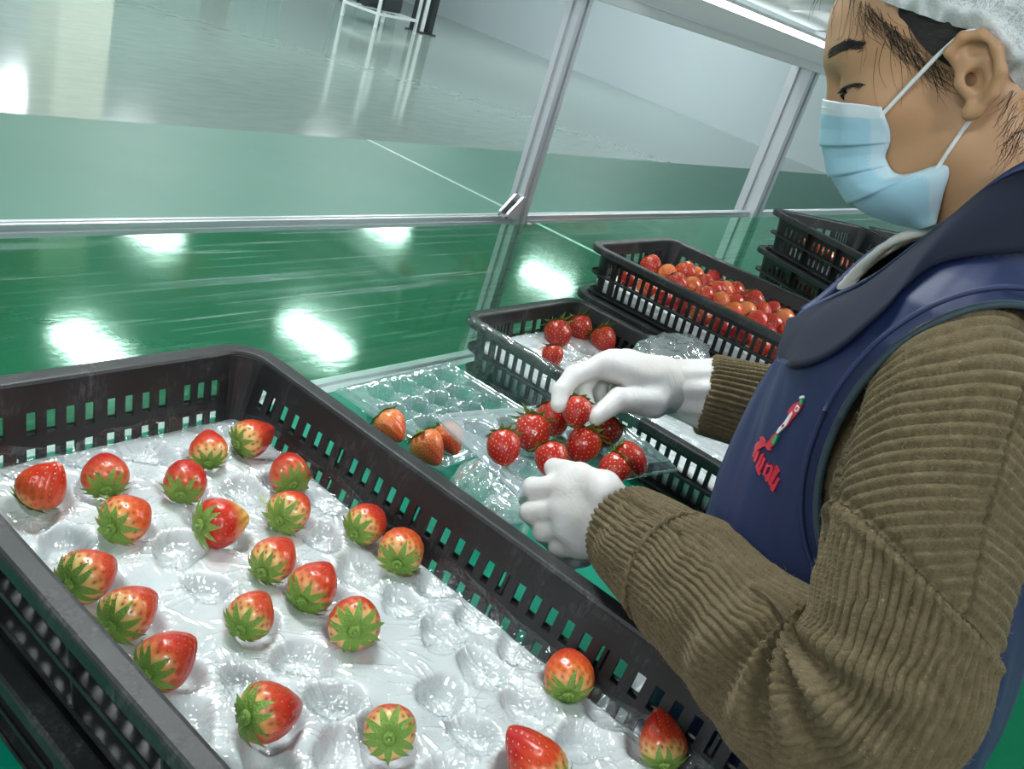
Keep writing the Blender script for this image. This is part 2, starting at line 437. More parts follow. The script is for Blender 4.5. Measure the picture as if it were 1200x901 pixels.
# ------------------------------------------------------------------ crates
def rrect(hw, hl, r, n=7):
    """rounded rectangle outline, counter-clockwise"""
    P = []
    for cx, cy, a0 in ((hw - r, hl - r, 0), (-hw + r, hl - r, 90), (-hw + r, -hl + r, 180), (hw - r, -hl + r, 270)):
        for k in range(n + 1):
            t = math.radians(a0 + 90 * k / n); P.append((cx + r * math.cos(t), cy + r * math.sin(t)))
    return np.array(P)
CW, CL, CH, CR = 0.378, 0.715, 0.108, 0.045
def crate_ring(profile, name, n=7):
    rings = [np.column_stack([rrect(CW / 2 - i, CL / 2 - i, max(CR - i, .008), n), np.full(4 * (n + 1), z)]) for i, z in profile]
    V = np.stack(rings, 1); F = grid_faces(V.shape[0], len(profile), True, True)
    return V.reshape(-1, 3), F
def inset_at(z):                       # the wall leans in towards the base
    return 0.017 + 0.019 * (1 - z / CH)
WT = 0.0032
def wall_mesh(side, holes, ribs):
    """slotted wall panel. side 'long' runs along y at +x ; 'short' runs along x at +y. holes: (u0,u1,z0,z1)"""
    Lu = (CL if side == 'long' else CW) / 2 - CR
    us = sorted({-Lu, Lu, *[h[0] for h in holes], *[h[1] for h in holes]})
    zs = sorted({0.0, CH - .004, *[h[2] for h in holes], *[h[3] for h in holes]})
    nu, nz = len(us), len(zs)
    half = (CW if side == 'long' else CL) / 2
    def pt(u, z, inner):
        d = half - inset_at(z) - (WT if inner else 0)
        return (d, u, z) if side == 'long' else (-u, d, z)
    V = [pt(u, z, k) for k in (0, 1) for u in us for z in zs]
    idx = lambda i, j, k: k * nu * nz + i * nz + j
    hole = np.zeros((nu - 1, nz - 1), bool)
    for (a, b, c, d) in holes:
        for i in range(nu - 1):
            if us[i] >= a - 1e-9 and us[i + 1] <= b + 1e-9:
                for j in range(nz - 1):
                    if zs[j] >= c - 1e-9 and zs[j + 1] <= d + 1e-9: hole[i, j] = True
    F = []
    solid = lambda i, j: 0 <= i < nu - 1 and 0 <= j < nz - 1 and not hole[i, j]
    for i in range(nu - 1):
        for j in range(nz - 1):
            if hole[i, j]: continue
            F.append([idx(i, j, 0), idx(i + 1, j, 0), idx(i + 1, j + 1, 0), idx(i, j + 1, 0)])
            F.append([idx(i, j, 1), idx(i, j + 1, 1), idx(i + 1, j + 1, 1), idx(i + 1, j, 1)])
            if not solid(i - 1, j): F.append([idx(i, j, 0), idx(i, j + 1, 0), idx(i, j + 1, 1), idx(i, j, 1)])
            if not solid(i + 1, j): F.append([idx(i + 1, j, 0), idx(i + 1, j, 1), idx(i + 1, j + 1, 1), idx(i + 1, j + 1, 0)])
            if not solid(i, j - 1): F.append([idx(i, j, 0), idx(i, j, 1), idx(i + 1, j, 1), idx(i + 1, j, 0)])
            if not solid(i, j + 1): F.append([idx(i, j + 1, 0), idx(i + 1, j + 1, 0), idx(i + 1, j + 1, 1), idx(i, j + 1, 1)])
    bm = bmesh.new()
    bv = [bm.verts.new(v) for v in V]
    for f in F:
        try: bm.faces.new([bv[i] for i in f])
        except ValueError: pass
    bmesh.ops.delete(bm, geom=[v for v in bm.verts if not v.link_faces], context='VERTS')
    for u in ribs:                    # upright ribs on the outside
        lo = pt(u, 0.004, 0); d0 = half - inset_at(0.004); d1 = half - 0.006
        w = .0016
        prof = [(d0 - .001, .004), (d0 + .012, .004), (half - inset_at(.05) + .011, .05), (d1, CH - .006), (half - inset_at(CH) - .001, CH - .006)]
        va = [bm.verts.new((d, u - w, z) if side == 'long' else (-(u - w), d, z)) for d, z in prof]
        vb = [bm.verts.new((d, u + w, z) if side == 'long' else (-(u + w), d, z)) for d, z in prof]
        bm.faces.new(va); bm.faces.new(vb[::-1])
        for i in range(5): bm.faces.new((va[i], va[(i + 1) % 5], vb[(i + 1) % 5], vb[i]))
    bmesh.ops.recalc_face_normals(bm, faces=bm.faces)
    me = bpy.data.meshes.new(side + '_wall'); bm.to_mesh(me); bm.free(); me.materials.append(M_BLACK)
    return me
R1 = (0.057, 0.079); R2 = (0.018, 0.044)      # heights of the two slot rows
def slots(us, w): return [(u - w / 2, u + w / 2, *r) for u in us for r in (R1, R2)]
def group_slots(n, pitch, w, every=None, gap=0.0):
    us = []; x = 0.0
    for k in range(n):
        us.append(x); x += pitch + (gap if every and (k + 1) % every == 0 else 0)
    c = (us[0] + us[-1]) / 2; us = [u - c for u in us]
    ribs = [(us[k] + us[k + 1]) / 2 for k in range(n - 1) if every and (k + 1) % every == 0]
    return slots(us, w), ribs
WALLS = {}
h, r = group_slots(33, .0185, .0088); rr = [-.2775, -.1665, -.0555, .0555, .1665, .2775]
WALLS['long_even'] = wall_mesh('long', h, rr)
h = [(a, b, .0525, .0810) if c > .05 else (a, b, .0150, .0450) for a, b, c, d in group_slots(33, .0185, .0112)[0]]
WALLS['long_tall'] = wall_mesh('long', h, [-.2775, .2775])
h, r = group_slots(30, .0165, .0085, 5, .018); WALLS['long_groups'] = wall_mesh('long', h, r)
us = [-.1275, -.111, -.0945, -.066, -.0477, -.0294, -.0111, .0111, .0294, .0477, .066, .0945, .111, .1275]
WALLS['short_groups'] = wall_mesh('short', slots(us, .0092), [-.0803, .0803])
big = [(-.056, -.028, .056, .082), (-.020, .008, .056, .082), (.018, .046, .056, .082)]
thin = [(u - .0028, u + .0028, .054, .084) for u in (.062, .073, .084, .095, .106, .117)] + [(-u - .0028, -u + .0028, .054, .084) for u in (.075, .086, .097, .108, .119)]
low = [(u - .0045, u + .0045, .018, .042) for u in np.arange(-.12, .13, .016)]
WALLS['short_handle'] = wall_mesh('short', big + thin + low, [-.066, .053, .128])
# rim, ledges, base
rimp = [(.0205, CH - .003), (.0185, CH - .0005), (.016, CH), (.003, CH), (.0008, CH - .001), (0, CH - .003), (0, CH - .013), (.0026, CH - .013), (.0026, CH - .0045), (.0175, CH - .005), (.0205, CH - .007)]
V, F = crate_ring(rimp, 'rim'); me_rim = bpy.data.meshes.new('rim'); me_rim.from_pydata(V.tolist(), [], F.tolist()); me_rim.materials.append(M_BLACK)
def ledge(z): i = inset_at(z); return [(i + .001, z - .0012), (i + .001, z + .0012), (i - .011, z + .0012), (i - .0125, z + .003), (i - .0135, z + .003), (i - .0135, z - .0012)]
V1, F1 = crate_ring(ledge(.050), 'a'); V2, F2 = crate_ring(ledge(.011), 'b')
mb = MB(); mb.add(V1, F1); mb.add(V2, F2); tmp = mb.build('ledge', M_BLACK, None, False); me_ledge = tmp.data; bpy.data.objects.remove(tmp)
# solid rounded corners
def corner_mesh():
    bm = bmesh.new(); n = 7
    rings = []
    for z in (0, .03, .06, CH - .004):
        i = inset_at(z); out = rrect(CW / 2 - i, CL / 2 - i, CR - i + .004, n)[:n + 1]; inn = rrect(CW / 2 - i - WT, CL / 2 - i - WT, CR - i - WT + .004, n)[:n + 1]
        # keep the ends flush with the flat panels
        out[0][1] = CL / 2 - CR; out[-1][0] = CW / 2 - CR; inn[0][1] = CL / 2 - CR; inn[-1][0] = CW / 2 - CR
        rings.append(([bm.verts.new((p[0], p[1], z)) for p in out], [bm.verts.new((p[0], p[1], z)) for p in inn]))
    for (o0, i0), (o1, i1) in zip(rings[:-1], rings[1:]):
        for k in range(n):
            bm.faces.new((o0[k], o0[k + 1], o1[k + 1], o1[k])); bm.faces.new((i0[k + 1], i0[k], i1[k], i1[k + 1]))
    for k in range(n):
        o, i = rings[-1]; bm.faces.new((o[k], o[k + 1], i[k + 1], i[k])); o, i = rings[0]; bm.faces.new((o[k + 1], o[k], i[k], i[k + 1]))
    bmesh.ops.recalc_face_normals(bm, faces=bm.faces)
    me = bpy.data.meshes.new('corner'); bm.to_mesh(me); bm.free(); me.materials.append(M_BLACK)
    for p in me.polygons: p.use_smooth = False
    return me
me_corner = corner_mesh()
def base_mesh():
    bm = bmesh.new(); hw, hl = CW / 2 - .034, CL / 2 - .034
    for k in range(9): x = -hw + 2 * hw * k / 8; add_box(bm, (x - .006, -hl, 0), (x + .006, hl, .003))
    for k in range(15): y = -hl + 2 * hl * k / 14; add_box(bm, (-hw, y - .006, .0002), (hw, y + .006, .0028))
    me = bpy.data.meshes.new('base_grid'); bm.to_mesh(me); bm.free(); me.materials.append(M_BLACK); return me
me_base = base_mesh()
def make_crate(loc, rz, label, long_kind='long_even', short_kind='short_handle'):
    t = empty('crate', loc, rz)
    tag(t, label, 'crate', 'black plastic harvest crates on the bench')
    for nm, me in (('rim', me_rim), ('ledge', me_ledge), ('base_grid', me_base)): link_mesh(nm, me, None, t)
    for k in (0, 1):
        o = link_mesh('long_wall', WALLS[long_kind], None, t); o.rotation_euler = (0, 0, math.pi * k)
        o = link_mesh('short_wall', WALLS[short_kind], None, t); o.rotation_euler = (0, 0, math.pi * k)
    for sx, sy in ((1, 1), (-1, 1), (-1, -1), (1, -1)):
        o = link_mesh('corner', me_corner, None, t); o.scale = (sx, sy, 1)
    return t
CZ = 0.1025                                       # stacking pitch: an upper crate sits in the rim below
C1 = (0.448, 0.374); C2 = (1.402, 0.536); C3 = (1.812, 0.575); r4 = math.radians(-24)
_c4 = Matrix.Rotation(r4, 2) @ Vector((CW / 2, -CL / 2))
C4 = (2.335 + _c4.x, 0.862 + _c4.y); C5 = (C4[0] + .402 * math.cos(r4), C4[1] + .402 * math.sin(r4) + .02)
make_crate((*C1, BZ), 0, 'black crate at the bottom of the stack under the big strawberry crate', 'long_even', 'short_groups')
make_crate((*C1, BZ + CZ), 0, 'big black crate in front holding strawberries on white padding', 'long_even', 'short_groups')
make_crate((*C2, BZ), 0, 'black crate with film hanging over its side beside the clear tray', 'long_tall')
make_crate((*C3, BZ), 0, 'black crate under the crate heaped with red strawberries', 'long_tall')
make_crate((*C3, BZ + CZ), 0, 'black crate heaped with red strawberries, in front of the wide post', 'long_tall')
make_crate((*C4, BZ), r4, 'black crate at the bottom of the stack behind the wide post', 'long_groups')
make_crate((*C4, BZ + CZ), r4, 'middle black crate of the stack behind the wide post', 'long_groups')
make_crate((*C4, BZ + 2 * CZ), r4, 'topmost black crate of the stack behind the wide post', 'long_groups')
make_crate((*C5, BZ), r4, 'bottom black crate of the stack farthest along the bench', 'long_groups')
make_crate((*C5, BZ + CZ), r4, 'middle black crate of the stack farthest along the bench', 'long_groups')
make_crate((C5[0], C5[1], BZ + 2 * CZ), r4, 'topmost black crate of the stack farthest along the bench', 'long_groups')

# ------------------------------------------------------------------ strawberries
def m_berry(name, base, tip, lo, hi, noise_amt=0.35, blush=None):
    g = N(name); gen = g.coord('Generated'); ob = g.coord('Object')
    sep = g.add('ShaderNodeSeparateXYZ', i_0=gen); oi = g.add('ShaderNodeObjectInfo')
    off = g.add('ShaderNodeCombineXYZ', i_0=oi.outputs['Random'], i_1=g.math('MULTIPLY', oi.outputs['Random'], 7.3), i_2=g.math('MULTIPLY', oi.outputs['Random'], 3.1))
    v = g.add('ShaderNodeVectorMath', operation='ADD'); g.l.new(ob, v.inputs[0]); g.l.new(off.outputs[0], v.inputs[1])
    n1 = g.noise(v.outputs[0], 1.6, 2); n2 = g.noise(v.outputs[0], 9, 3)
    t = g.math('ADD', sep.outputs[2], g.math('MULTIPLY', g.math('SUBTRACT', n1, 0.5), noise_amt * 2.2))
    t = g.math('ADD', t, g.math('MULTIPLY', g.math('SUBTRACT', n2, 0.5), 0.12))
    t = g.math('ADD', t, g.math('MULTIPLY', g.math('SUBTRACT', oi.outputs['Random'], 0.5), 0.22))
    stops = [(0.0, base), (1.0, tip)] if blush is None else [(0.0, base), (0.22, base), (0.52, blush), (1.0, tip)]
    col = g.ramp(g.rng(t, lo, hi, 0, 1), stops)
    at_ = g.add('ShaderNodeAttribute', attribute_name='pit')
    pit = g.math('MULTIPLY', at_.outputs['Fac'], 0.85)
    col = g.mix(pit, col, (0.26, 0.010, 0.003, 1))
    g.set(Base_Color=col, Roughness=0.30, Specular_IOR_Level=0.55, Coat_Weight=0.12, Coat_Roughness=0.12)
    g.put(g.bsdf.inputs['Subsurface Weight'], 0.12); g.bsdf.inputs['Subsurface Radius'].default_value = (0.5, 0.12, 0.06); g.bsdf.inputs['Subsurface Scale'].default_value = 0.006
    g.bump(n2, 0.08, 0.002)
    return g.m
CREAM = (0.82, 0.55, 0.20); REDC = (0.50, 0.008, 0.010); ORNG = (0.78, 0.16, 0.03)
M_BERRY = {
    'p': m_berry('pale_shouldered_berry', CREAM, REDC, -0.12, 0.74, 0.24, (0.66, 0.070, 0.020)),
    'r': m_berry('red_tipped_berry', (0.70, 0.22, 0.08), REDC, -0.1, 0.5, 0.2),
    'o': m_berry('orange_berry', (0.80, 0.46, 0.16), (0.60, 0.03, 0.010), -0.1, 0.85, 0.3, (0.72, 0.13, 0.025)),
    'y': m_berry('yellow_tipped_berry', (0.60, 0.03, 0.012), (0.80, 0.48, 0.12), 0.35, 0.7, 0.2),
    'd': m_berry('deep_red_berry', (0.56, 0.03, 0.014), (0.42, 0.006, 0.008), 0.0, 0.8, 0.35),
    'm': m_berry('bright_red_berry', (0.72, 0.11, 0.03), (0.56, 0.018, 0.012), 0.0, 0.7, 0.45),
    'l': m_berry('light_orange_red_berry', (0.86, 0.30, 0.08), (0.76, 0.075, 0.025), 0.0, 0.8, 0.45),
}
M_SEED_Y = m_simple('yellow_achenes', (0.85, 0.55, 0.14, 1), 0.3)
def m_seed():
    g = N('achenes_of_half_ripe_berries'); sp = g.add('ShaderNodeSeparateXYZ', i_0=g.coord('Object'))
    g.set(Base_Color=g.ramp(g.rng(sp.outputs[2], -0.45, 0.35, 0, 1), [(0, (0.42, 0.055, 0.010)), (0.5, (0.55, 0.14, 0.02)), (1, (0.80, 0.42, 0.10))]), Roughness=0.35); return g.m
M_SEED_R = m_seed()
def m_leaf():
    g = N('strawberry_sepal_green'); n = g.noise(g.coord(), 7, 3); oi = g.add('ShaderNodeObjectInfo')
    c = g.mix(n, (0.095, 0.235, 0.022, 1), (0.27, 0.46, 0.075, 1)); c = g.mix(g.math('MULTIPLY', oi.outputs['Random'], 0.5), c, (0.24, 0.36, 0.07, 1))
    g.set(Base_Color=c, Roughness=0.45); g.bump(g.noise(g.coord('Object', (1, 1, 1)), 26, 2), 0.4, 0.01); return g.m
M_LEAF = m_leaf()
M_STEM = m_simple('berry_stalk_green', (0.22, 0.34, 0.07, 1), 0.5)
PROFILES = {
    'cone': [(0.045, 0.0), (0.0, .12), (0.0, .24), (.05, .36), (.16, .46), (.32, .5), (.50, .47), (.68, .385), (.85, .265), (.98, .15), (1.045, .06), (1.06, 0.0)],
    'round': [(0.045, 0.0), (0.0, .12), (0.0, .25), (.05, .38), (.16, .47), (.33, .5), (.52, .485), (.70, .41), (.84, .30), (.94, .18), (.985, .07), (.995, 0.0)],
    'long': [(0.045, 0.0), (0.0, .12), (0.0, .24), (.05, .34), (.17, .44), (.36, .5), (.58, .465), (.80, .37), (1.0, .25), (1.14, .145), (1.21, .06), (1.23, 0.0)],
}
def berry_meshes(kind, seed):
    nt, na = 44, 52
    pr = spline(PROFILES[kind], 160)
    L = np.concatenate([[0], np.cumsum(np.linalg.norm(np.diff(pr, axis=0), axis=1))]); s = np.linspace(0, L[-1], nt)
    z = np.interp(s, L, pr[:, 0]); r = np.maximum(np.interp(s, L, pr[:, 1]), 0.0015)
    th = np.linspace(0, 2 * np.pi, na, endpoint=False)
    lob = 1 + 0.035 * np.cos(3 * th + seed) + 0.025 * np.cos(2 * th + 2 * seed)
    R = r[:, None] * (1 + (lob[None, :] - 1) * np.sin(np.pi * np.clip(z / 1.1, 0, 1))[:, None])
    # achene positions in staggered rings
    pts = []
    for k, ss in enumerate(np.linspace(0.30, 0.985, 11)):
        zz = np.interp(ss * L[-1], L, pr[:, 0]); rr = np.interp(ss * L[-1], L, pr[:, 1]); n = max(3, int(round(2 * np.pi * rr / 0.205)))
        for j in range(n): pts.append((ss * L[-1], 2 * np.pi * (j + 0.5 * (k % 2)) / n, rr, zz))
    pit = np.zeros((nt, na)); ds = L[-1] / nt
    for ss, a, rr, zz in pts:
        da = (th - a + np.pi) % (2 * np.pi) - np.pi
        d2 = ((s - ss)[:, None] / 0.055) ** 2 + (da[None, :] * np.maximum(rr, .05) / 0.042) ** 2
        pit = np.maximum(pit, np.exp(-d2 * 1.2))
    # outward normals of the profile
    dz = np.gradient(z, s); dr = np.gradient(r, s); nz, nr = -dr, dz; ln = np.hypot(nz, nr); nz /= ln; nr /= ln
    dep = 0.026 * pit
    rr_ = R - dep * nr[:, None]; zz_ = z[:, None] - dep * nz[:, None]
    zc = 0.5
    V = np.stack([rr_ * np.cos(th), rr_ * np.sin(th), zz_ - zc], -1).reshape(-1, 3)
    F = grid_faces(nt, na, False, True)[:, ::-1]
    me = bpy.data.meshes.new('strawberry'); me.from_pydata(V.tolist(), [], F.tolist()); me.polygons.foreach_set('use_smooth', [True] * len(me.polygons))
    at = me.attributes.new('pit', 'FLOAT', 'POINT'); at.data.foreach_set('value', pit.reshape(-1).astype(np.float32))
    # achenes: little flattened drops lying in the pits
    mb = MB()
    for ss, a, rr, zz in pts:
        i = np.argmin(abs(s - ss)); n_ = np.array([nr[i] * math.cos(a), nr[i] * math.sin(a), nz[i]]); t_ = np.array([-nz[i] * math.cos(a), -nz[i] * math.sin(a), nr[i]]); b_ = np.cross(n_, t_)
        j = int(round(a / (2 * np.pi) * na)) % na
        c = np.array([R[i, j] * math.cos(a), R[i, j] * math.sin(a), zz - zc]) - n_ * 0.012
        q = [c + t_ * .034, c - t_ * .027, c + b_ * .019, c - b_ * .019, c + n_ * .009, c - n_ * .006]
        mb.add(q, [[0, 2, 4], [2, 1, 4], [1, 3, 4], [3, 0, 4]])
    ms = bpy.data.meshes.new('achenes'); ms.from_pydata(np.concatenate(mb.V).tolist(), [], mb.F)
    return me, ms
def calyx_mesh(seed, spread=1.0, open_=0.0):
    r = random.Random(seed); mb = MB(); n = 11
    pr = spline(PROFILES['cone'], 160); L = np.concatenate([[0], np.cumsum(np.linalg.norm(np.diff(pr, axis=0), axis=1))])
    for k in range(n):
        a = 2 * math.pi * (k + r.uniform(-.2, .2)) / n; ln = r.uniform(.38, .52) * spread; w = r.uniform(.070, .092) * (1.35 if open_ else 1); lift = r.uniform(.02, .15) + open_ * r.uniform(.4, 1.2); tw = r.uniform(-.25, .25)
        V = []
        for i, u in enumerate(np.linspace(0, 1, 9)):
            s_ = .10 + u * ln; rr = np.interp(s_, L, pr[:, 1]); zz = np.interp(s_, L, pr[:, 0]) - .5      # hugs the shoulder of the berry, tip lifting off
            off = .030 + lift * max(0, u - .45) ** 1.5 * 2.0
            rr += off * min(1, rr / .5) * .7; zz -= off * (1 - .6 * min(1, rr / .5))
            wi = w * math.sin(math.pi * (0.20 + 0.80 * u) ** 0.85) if u < 1 else 0.003
            aa = a + tw * u * u
            for sgn in (-1, 0, 1):
                V.append((rr * math.cos(aa) - sgn * wi * math.sin(aa), rr * math.sin(aa) + sgn * wi * math.cos(aa), zz - (.022 if sgn == 0 else 0) * -1 * (1 - u) - .012 * abs(sgn) * 0))
        mb.add(V, grid_faces(9, 3))
    # fleshy disc in the middle
    th = np.linspace(0, 2 * np.pi, 14, endpoint=False)
    rings = [(.10, -.50), (.13, -.545), (.10, -.57), (.045, -.572)]
    V = [(q * math.cos(t), q * math.sin(t), z) for q, z in rings for t in th]; F = grid_faces(4, 14, False, True).tolist() + [[3 * 14 + i for i in range(14)]]
    mb.add(V, F)
    me = bpy.data.meshes.new('calyx'); me.from_pydata(np.concatenate(mb.V).tolist(), [], mb.F); me.polygons.foreach_set('use_smooth', [True] * len(me.polygons)); me.materials.append(M_LEAF)
    return me
def stalk_mesh():
    P = np.array([(0, 0, -.56), (.004, .0, -.60), (.012, .004, -.635)]); V, F = tube_np(P, [.036, .030, .034], 8)
    me = bpy.data.meshes.new('stalk'); me.from_pydata(V.tolist(), [], F); me.materials.append(M_STEM); return me
BM = {}
for k, sd in (('cone', 1), ('round', 2), ('long', 3)): BM[k] = berry_meshes(k, sd)
CAL = [calyx_mesh(11), calyx_mesh(12, 1.08), calyx_mesh(13, .92)]; CAL_OPEN = [calyx_mesh(21, .95, .32), calyx_mesh(22, 1.0, .45)]; STK = stalk_mesh()
_cache = {}
def berry(p, axis, dia, kind, label, group, shape='cone', roll=None, seeds=True, open_cap=False):
    key = (shape, kind)
    if key not in _cache:
        a = BM[shape][0].copy(); a.materials.append(M_BERRY[kind]); b = BM[shape][1].copy(); b.materials.append(M_SEED_R if kind in 'poyr' else M_SEED_Y); _cache[key] = (a, b)
    a, b = _cache[key]
    o = bpy.data.objects.new('strawberry', a); COL.objects.link(o)
    tag(o, label, 'strawberry', group)
    q = Vector(axis).normalized().to_track_quat('Z', 'Y').to_matrix().to_4x4() @ Matrix.Rotation(rnd.uniform(0, 6.28) if roll is None else roll, 4, 'Z')
    s = dia * rnd.uniform(.98, 1.02)
    o.matrix_world = Matrix.Translation(p) @ q @ Matrix.Diagonal((s, s * rnd.uniform(.94, 1.0), s * rnd.uniform(.97, 1.04), 1))
    link_mesh('calyx', CAL_OPEN[rnd.randrange(2)] if open_cap else CAL[rnd.randrange(3)], None, o)
    link_mesh('stalk', STK, None, o)
    if seeds: tag(link_mesh('achenes', b, None, o), kind='stuff')
    return o
BIG_CRATE = [
    (0.364, 0.641, 0.951, (0.38, -0.22, 0.90), 0.0397, 'o'),
    (0.413, 0.632, 0.954, (0.39, 0.89, 0.25), 0.0376, 'r'),
    (0.521, 0.632, 0.954, (0.48, 0.80, 0.36), 0.0363, 'p'),
    (0.577, 0.631, 0.954, (0.98, 0.03, 0.19), 0.0390, 'p'),
    (0.471, 0.594, 0.954, (0.67, 0.71, 0.21), 0.0380, 'r'),
    (0.568, 0.565, 0.954, (0.44, 0.89, 0.10), 0.0408, 'r'),
    (0.397, 0.565, 0.954, (0.93, 0.37, -0.00), 0.0399, 'o'),
    (0.463, 0.523, 0.954, (0.99, -0.08, -0.12), 0.0422, 'y'),
    (0.529, 0.511, 0.954, (0.93, 0.36, 0.02), 0.0398, 'p'),
    (0.582, 0.462, 0.954, (0.96, 0.18, 0.21), 0.0374, 'p'),
    (0.583, 0.416, 0.954, (0.81, 0.58, 0.12), 0.0397, 'o'),
    (0.336, 0.514, 0.954, (0.96, 0.28, -0.04), 0.0407, 'p'),
    (0.340, 0.463, 0.954, (0.95, 0.32, 0.03), 0.0395, 'p'),
    (0.336, 0.407, 0.954, (0.97, 0.24, 0.05), 0.0402, 'p'),
    (0.473, 0.462, 0.954, (0.91, 0.36, 0.18), 0.0367, 'p'),
    (0.480, 0.417, 0.954, (0.91, 0.37, 0.21), 0.0403, 'p'),
    (0.414, 0.415, 0.954, (0.89, 0.42, 0.17), 0.0362, 'p'),
    (0.477, 0.365, 0.954, (0.69, 0.66, -0.30), 0.0402, 'p'),
    (0.365, 0.326, 0.954, (0.97, -0.10, -0.22), 0.0404, 'p'),
    (0.422, 0.266, 0.954, (0.71, 0.53, -0.45), 0.0365, 'p'),
    (0.591, 0.222, 0.954, (0.73, 0.63, 0.26), 0.0399, 'o'),
    (0.596, 0.130, 0.954, (0.67, 0.65, 0.35), 0.0365, 'p'),
    (0.490, 0.181, 0.954, (0.05, 0.97, 0.25), 0.0409, 'p'),
]
HELD_TRAY = [
    (0.694, 0.411, 1.037, (-0.51, -0.72, -0.47), 0.0337, 'd'),
    (0.750, 0.418, 1.037, (-0.62, -0.56, -0.54), 0.0372, 'd'),
    (0.804, 0.428, 1.037, (-0.38, -0.75, -0.54), 0.0372, 'd'),
    (0.786, 0.396, 1.068, (-0.77, -0.41, -0.49), 0.0321, 'd'),
    (0.727, 0.373, 1.037, (-0.40, -0.76, -0.51), 0.0340, 'd'),
    (0.786, 0.377, 1.037, (-0.75, -0.16, -0.64), 0.0376, 'd'),
    (0.843, 0.385, 1.037, (-0.71, 0.03, -0.70), 0.0376, 'd'),
    (0.817, 0.333, 1.037, (0.31, -0.92, -0.25), 0.0395, 'd'),
    (0.778, 0.331, 1.037, (-0.70, 0.21, -0.69), 0.0330, 'd'),
]
EMPTY_TRAY = [
    (0.872, 0.696, 0.862, (0.05, -0.92, -0.38), 0.0442, 'l'),
    (0.882, 0.633, 0.862, (0.11, -0.84, -0.53), 0.0480, 'l'),
    (0.932, 0.640, 0.862, (-0.06, -0.82, -0.56), 0.0449, 'l'),
]
FILM_CRATE = [
    (1.430, 0.813, 0.875, (-0.43, -0.72, -0.55), 0.0518, 'd'),
    (1.517, 0.818, 0.875, (-0.24, -0.70, -0.67), 0.0506, 'd'),
    (1.521, 0.763, 0.875, (-0.18, -0.79, -0.59), 0.0499, 'd'),
    (1.329, 0.752, 0.875, (-0.37, -0.56, -0.74), 0.0395, 'd'),
]
HEAP_CRATE = [
    (1.839, 0.874, 0.965, (-0.29, -0.84, -0.46), 0.0497, 'd'),
    (1.840, 0.831, 0.965, (-0.31, -0.84, -0.46), 0.0436, 'l'),
    (1.909, 0.820, 0.965, (-0.32, -0.83, -0.46), 0.0563, 'm'),
    (1.801, 0.782, 0.965, (-0.32, -0.83, -0.45), 0.0479, 'd'),
    (1.825, 0.759, 0.965, (-0.33, -0.83, -0.45), 0.0481, 'l'),
    (1.902, 0.764, 0.965, (-0.34, -0.83, -0.45), 0.0458, 'm'),
    (1.982, 0.780, 0.965, (-0.34, -0.82, -0.46), 0.0435, 'd'),
    (1.916, 0.720, 0.965, (-0.35, -0.82, -0.45), 0.0494, 'l'),
    (1.802, 0.715, 0.965, (-0.35, -0.83, -0.44), 0.0472, 'm'),
    (1.953, 0.709, 0.965, (-0.36, -0.82, -0.45), 0.0500, 'd'),
    (1.816, 0.682, 0.965, (-0.36, -0.82, -0.44), 0.0471, 'l'),
    (1.862, 0.668, 0.965, (-0.37, -0.82, -0.44), 0.0441, 'm'),
    (1.939, 0.656, 0.965, (-0.38, -0.81, -0.44), 0.0548, 'd'),
    (1.832, 0.627, 0.965, (-0.38, -0.82, -0.44), 0.0467, 'l'),
    (1.888, 0.614, 0.965, (-0.39, -0.81, -0.44), 0.0476, 'm'),
    (1.943, 0.611, 0.965, (-0.40, -0.81, -0.44), 0.0449, 'd'),
    (1.800, 0.642, 0.965, (-0.37, -0.82, -0.44), 0.0427, 'l'),
    (1.810, 0.590, 0.965, (-0.39, -0.81, -0.43), 0.0459, 'm'),
    (1.836, 0.567, 0.965, (-0.40, -0.81, -0.43), 0.0496, 'd'),
    (1.911, 0.570, 0.965, (-0.41, -0.80, -0.44), 0.0512, 'l'),
    (1.837, 0.526, 0.965, (-0.42, -0.80, -0.43), 0.0456, 'm'),
    (1.897, 0.728, 0.965, (-0.35, -0.82, -0.45), 0.0454, 'd'),
    (1.928, 0.803, 0.965, (-0.33, -0.83, -0.46), 0.0428, 'l'),
    (1.878, 0.732, 0.965, (-0.35, -0.82, -0.45), 0.0451, 'm'),
    (1.745, 0.538, 0.965, (-0.41, -0.81, -0.42), 0.0440, 'd'),
    (1.954, 0.671, 0.965, (-0.37, -0.81, -0.45), 0.0457, 'l'),
]
BIG_LABELS = ['plain orange strawberry without visible leaves lying by the back wall of the big crate',
 'red strawberry with a crumpled leaf, standing right of the plain orange one',
 'strawberry with light green cap and red tip up, near the back corner of the crate',
 'strawberry lying with red tip aside, closest to the back corner of the crate',
 'red strawberry with spiky leaves just in front of the back row',
 'strawberry with a large dark leaf cap by the curled film at the crate wall',
 'orange strawberry with broad leaf star, below the red one with a crumpled leaf',
 'half red half yellow strawberry with dark green cap lying on its side',
 'cream and red strawberry with a full leaf star, in front of the green leaf scrap',
 'pale strawberry with red top touching the film along the slotted wall',
 'orange strawberry with leaf star facing out, beside the pale one at the slotted wall',
 'red tipped strawberry beside the near crate rim, rearmost of the three there',
 'red tipped strawberry beside the near crate rim, middle one of the three',
 'large strawberry with cream shoulder, frontmost of the three by the near crate rim',
 'small strawberry tilted with red tip up, in the middle of the padding behind another',
 'strawberry with orange spotted shoulder in the centre of the white padding',
 'red topped strawberry in the centre, between empty dents and the centre one',
 'strawberry showing its whole leaf star, in the centre of the padding',
 'large strawberry with cream spotted side and star leaves, alone in front',
 'round red strawberry seen straight onto its leaf star, at the front',
 'orange topped cream strawberry standing upright near the slotted wall in front',
 'tall pointed red strawberry standing in the front corner by the slotted wall',
 'dark red strawberry pointing away at the very front edge of the padding']
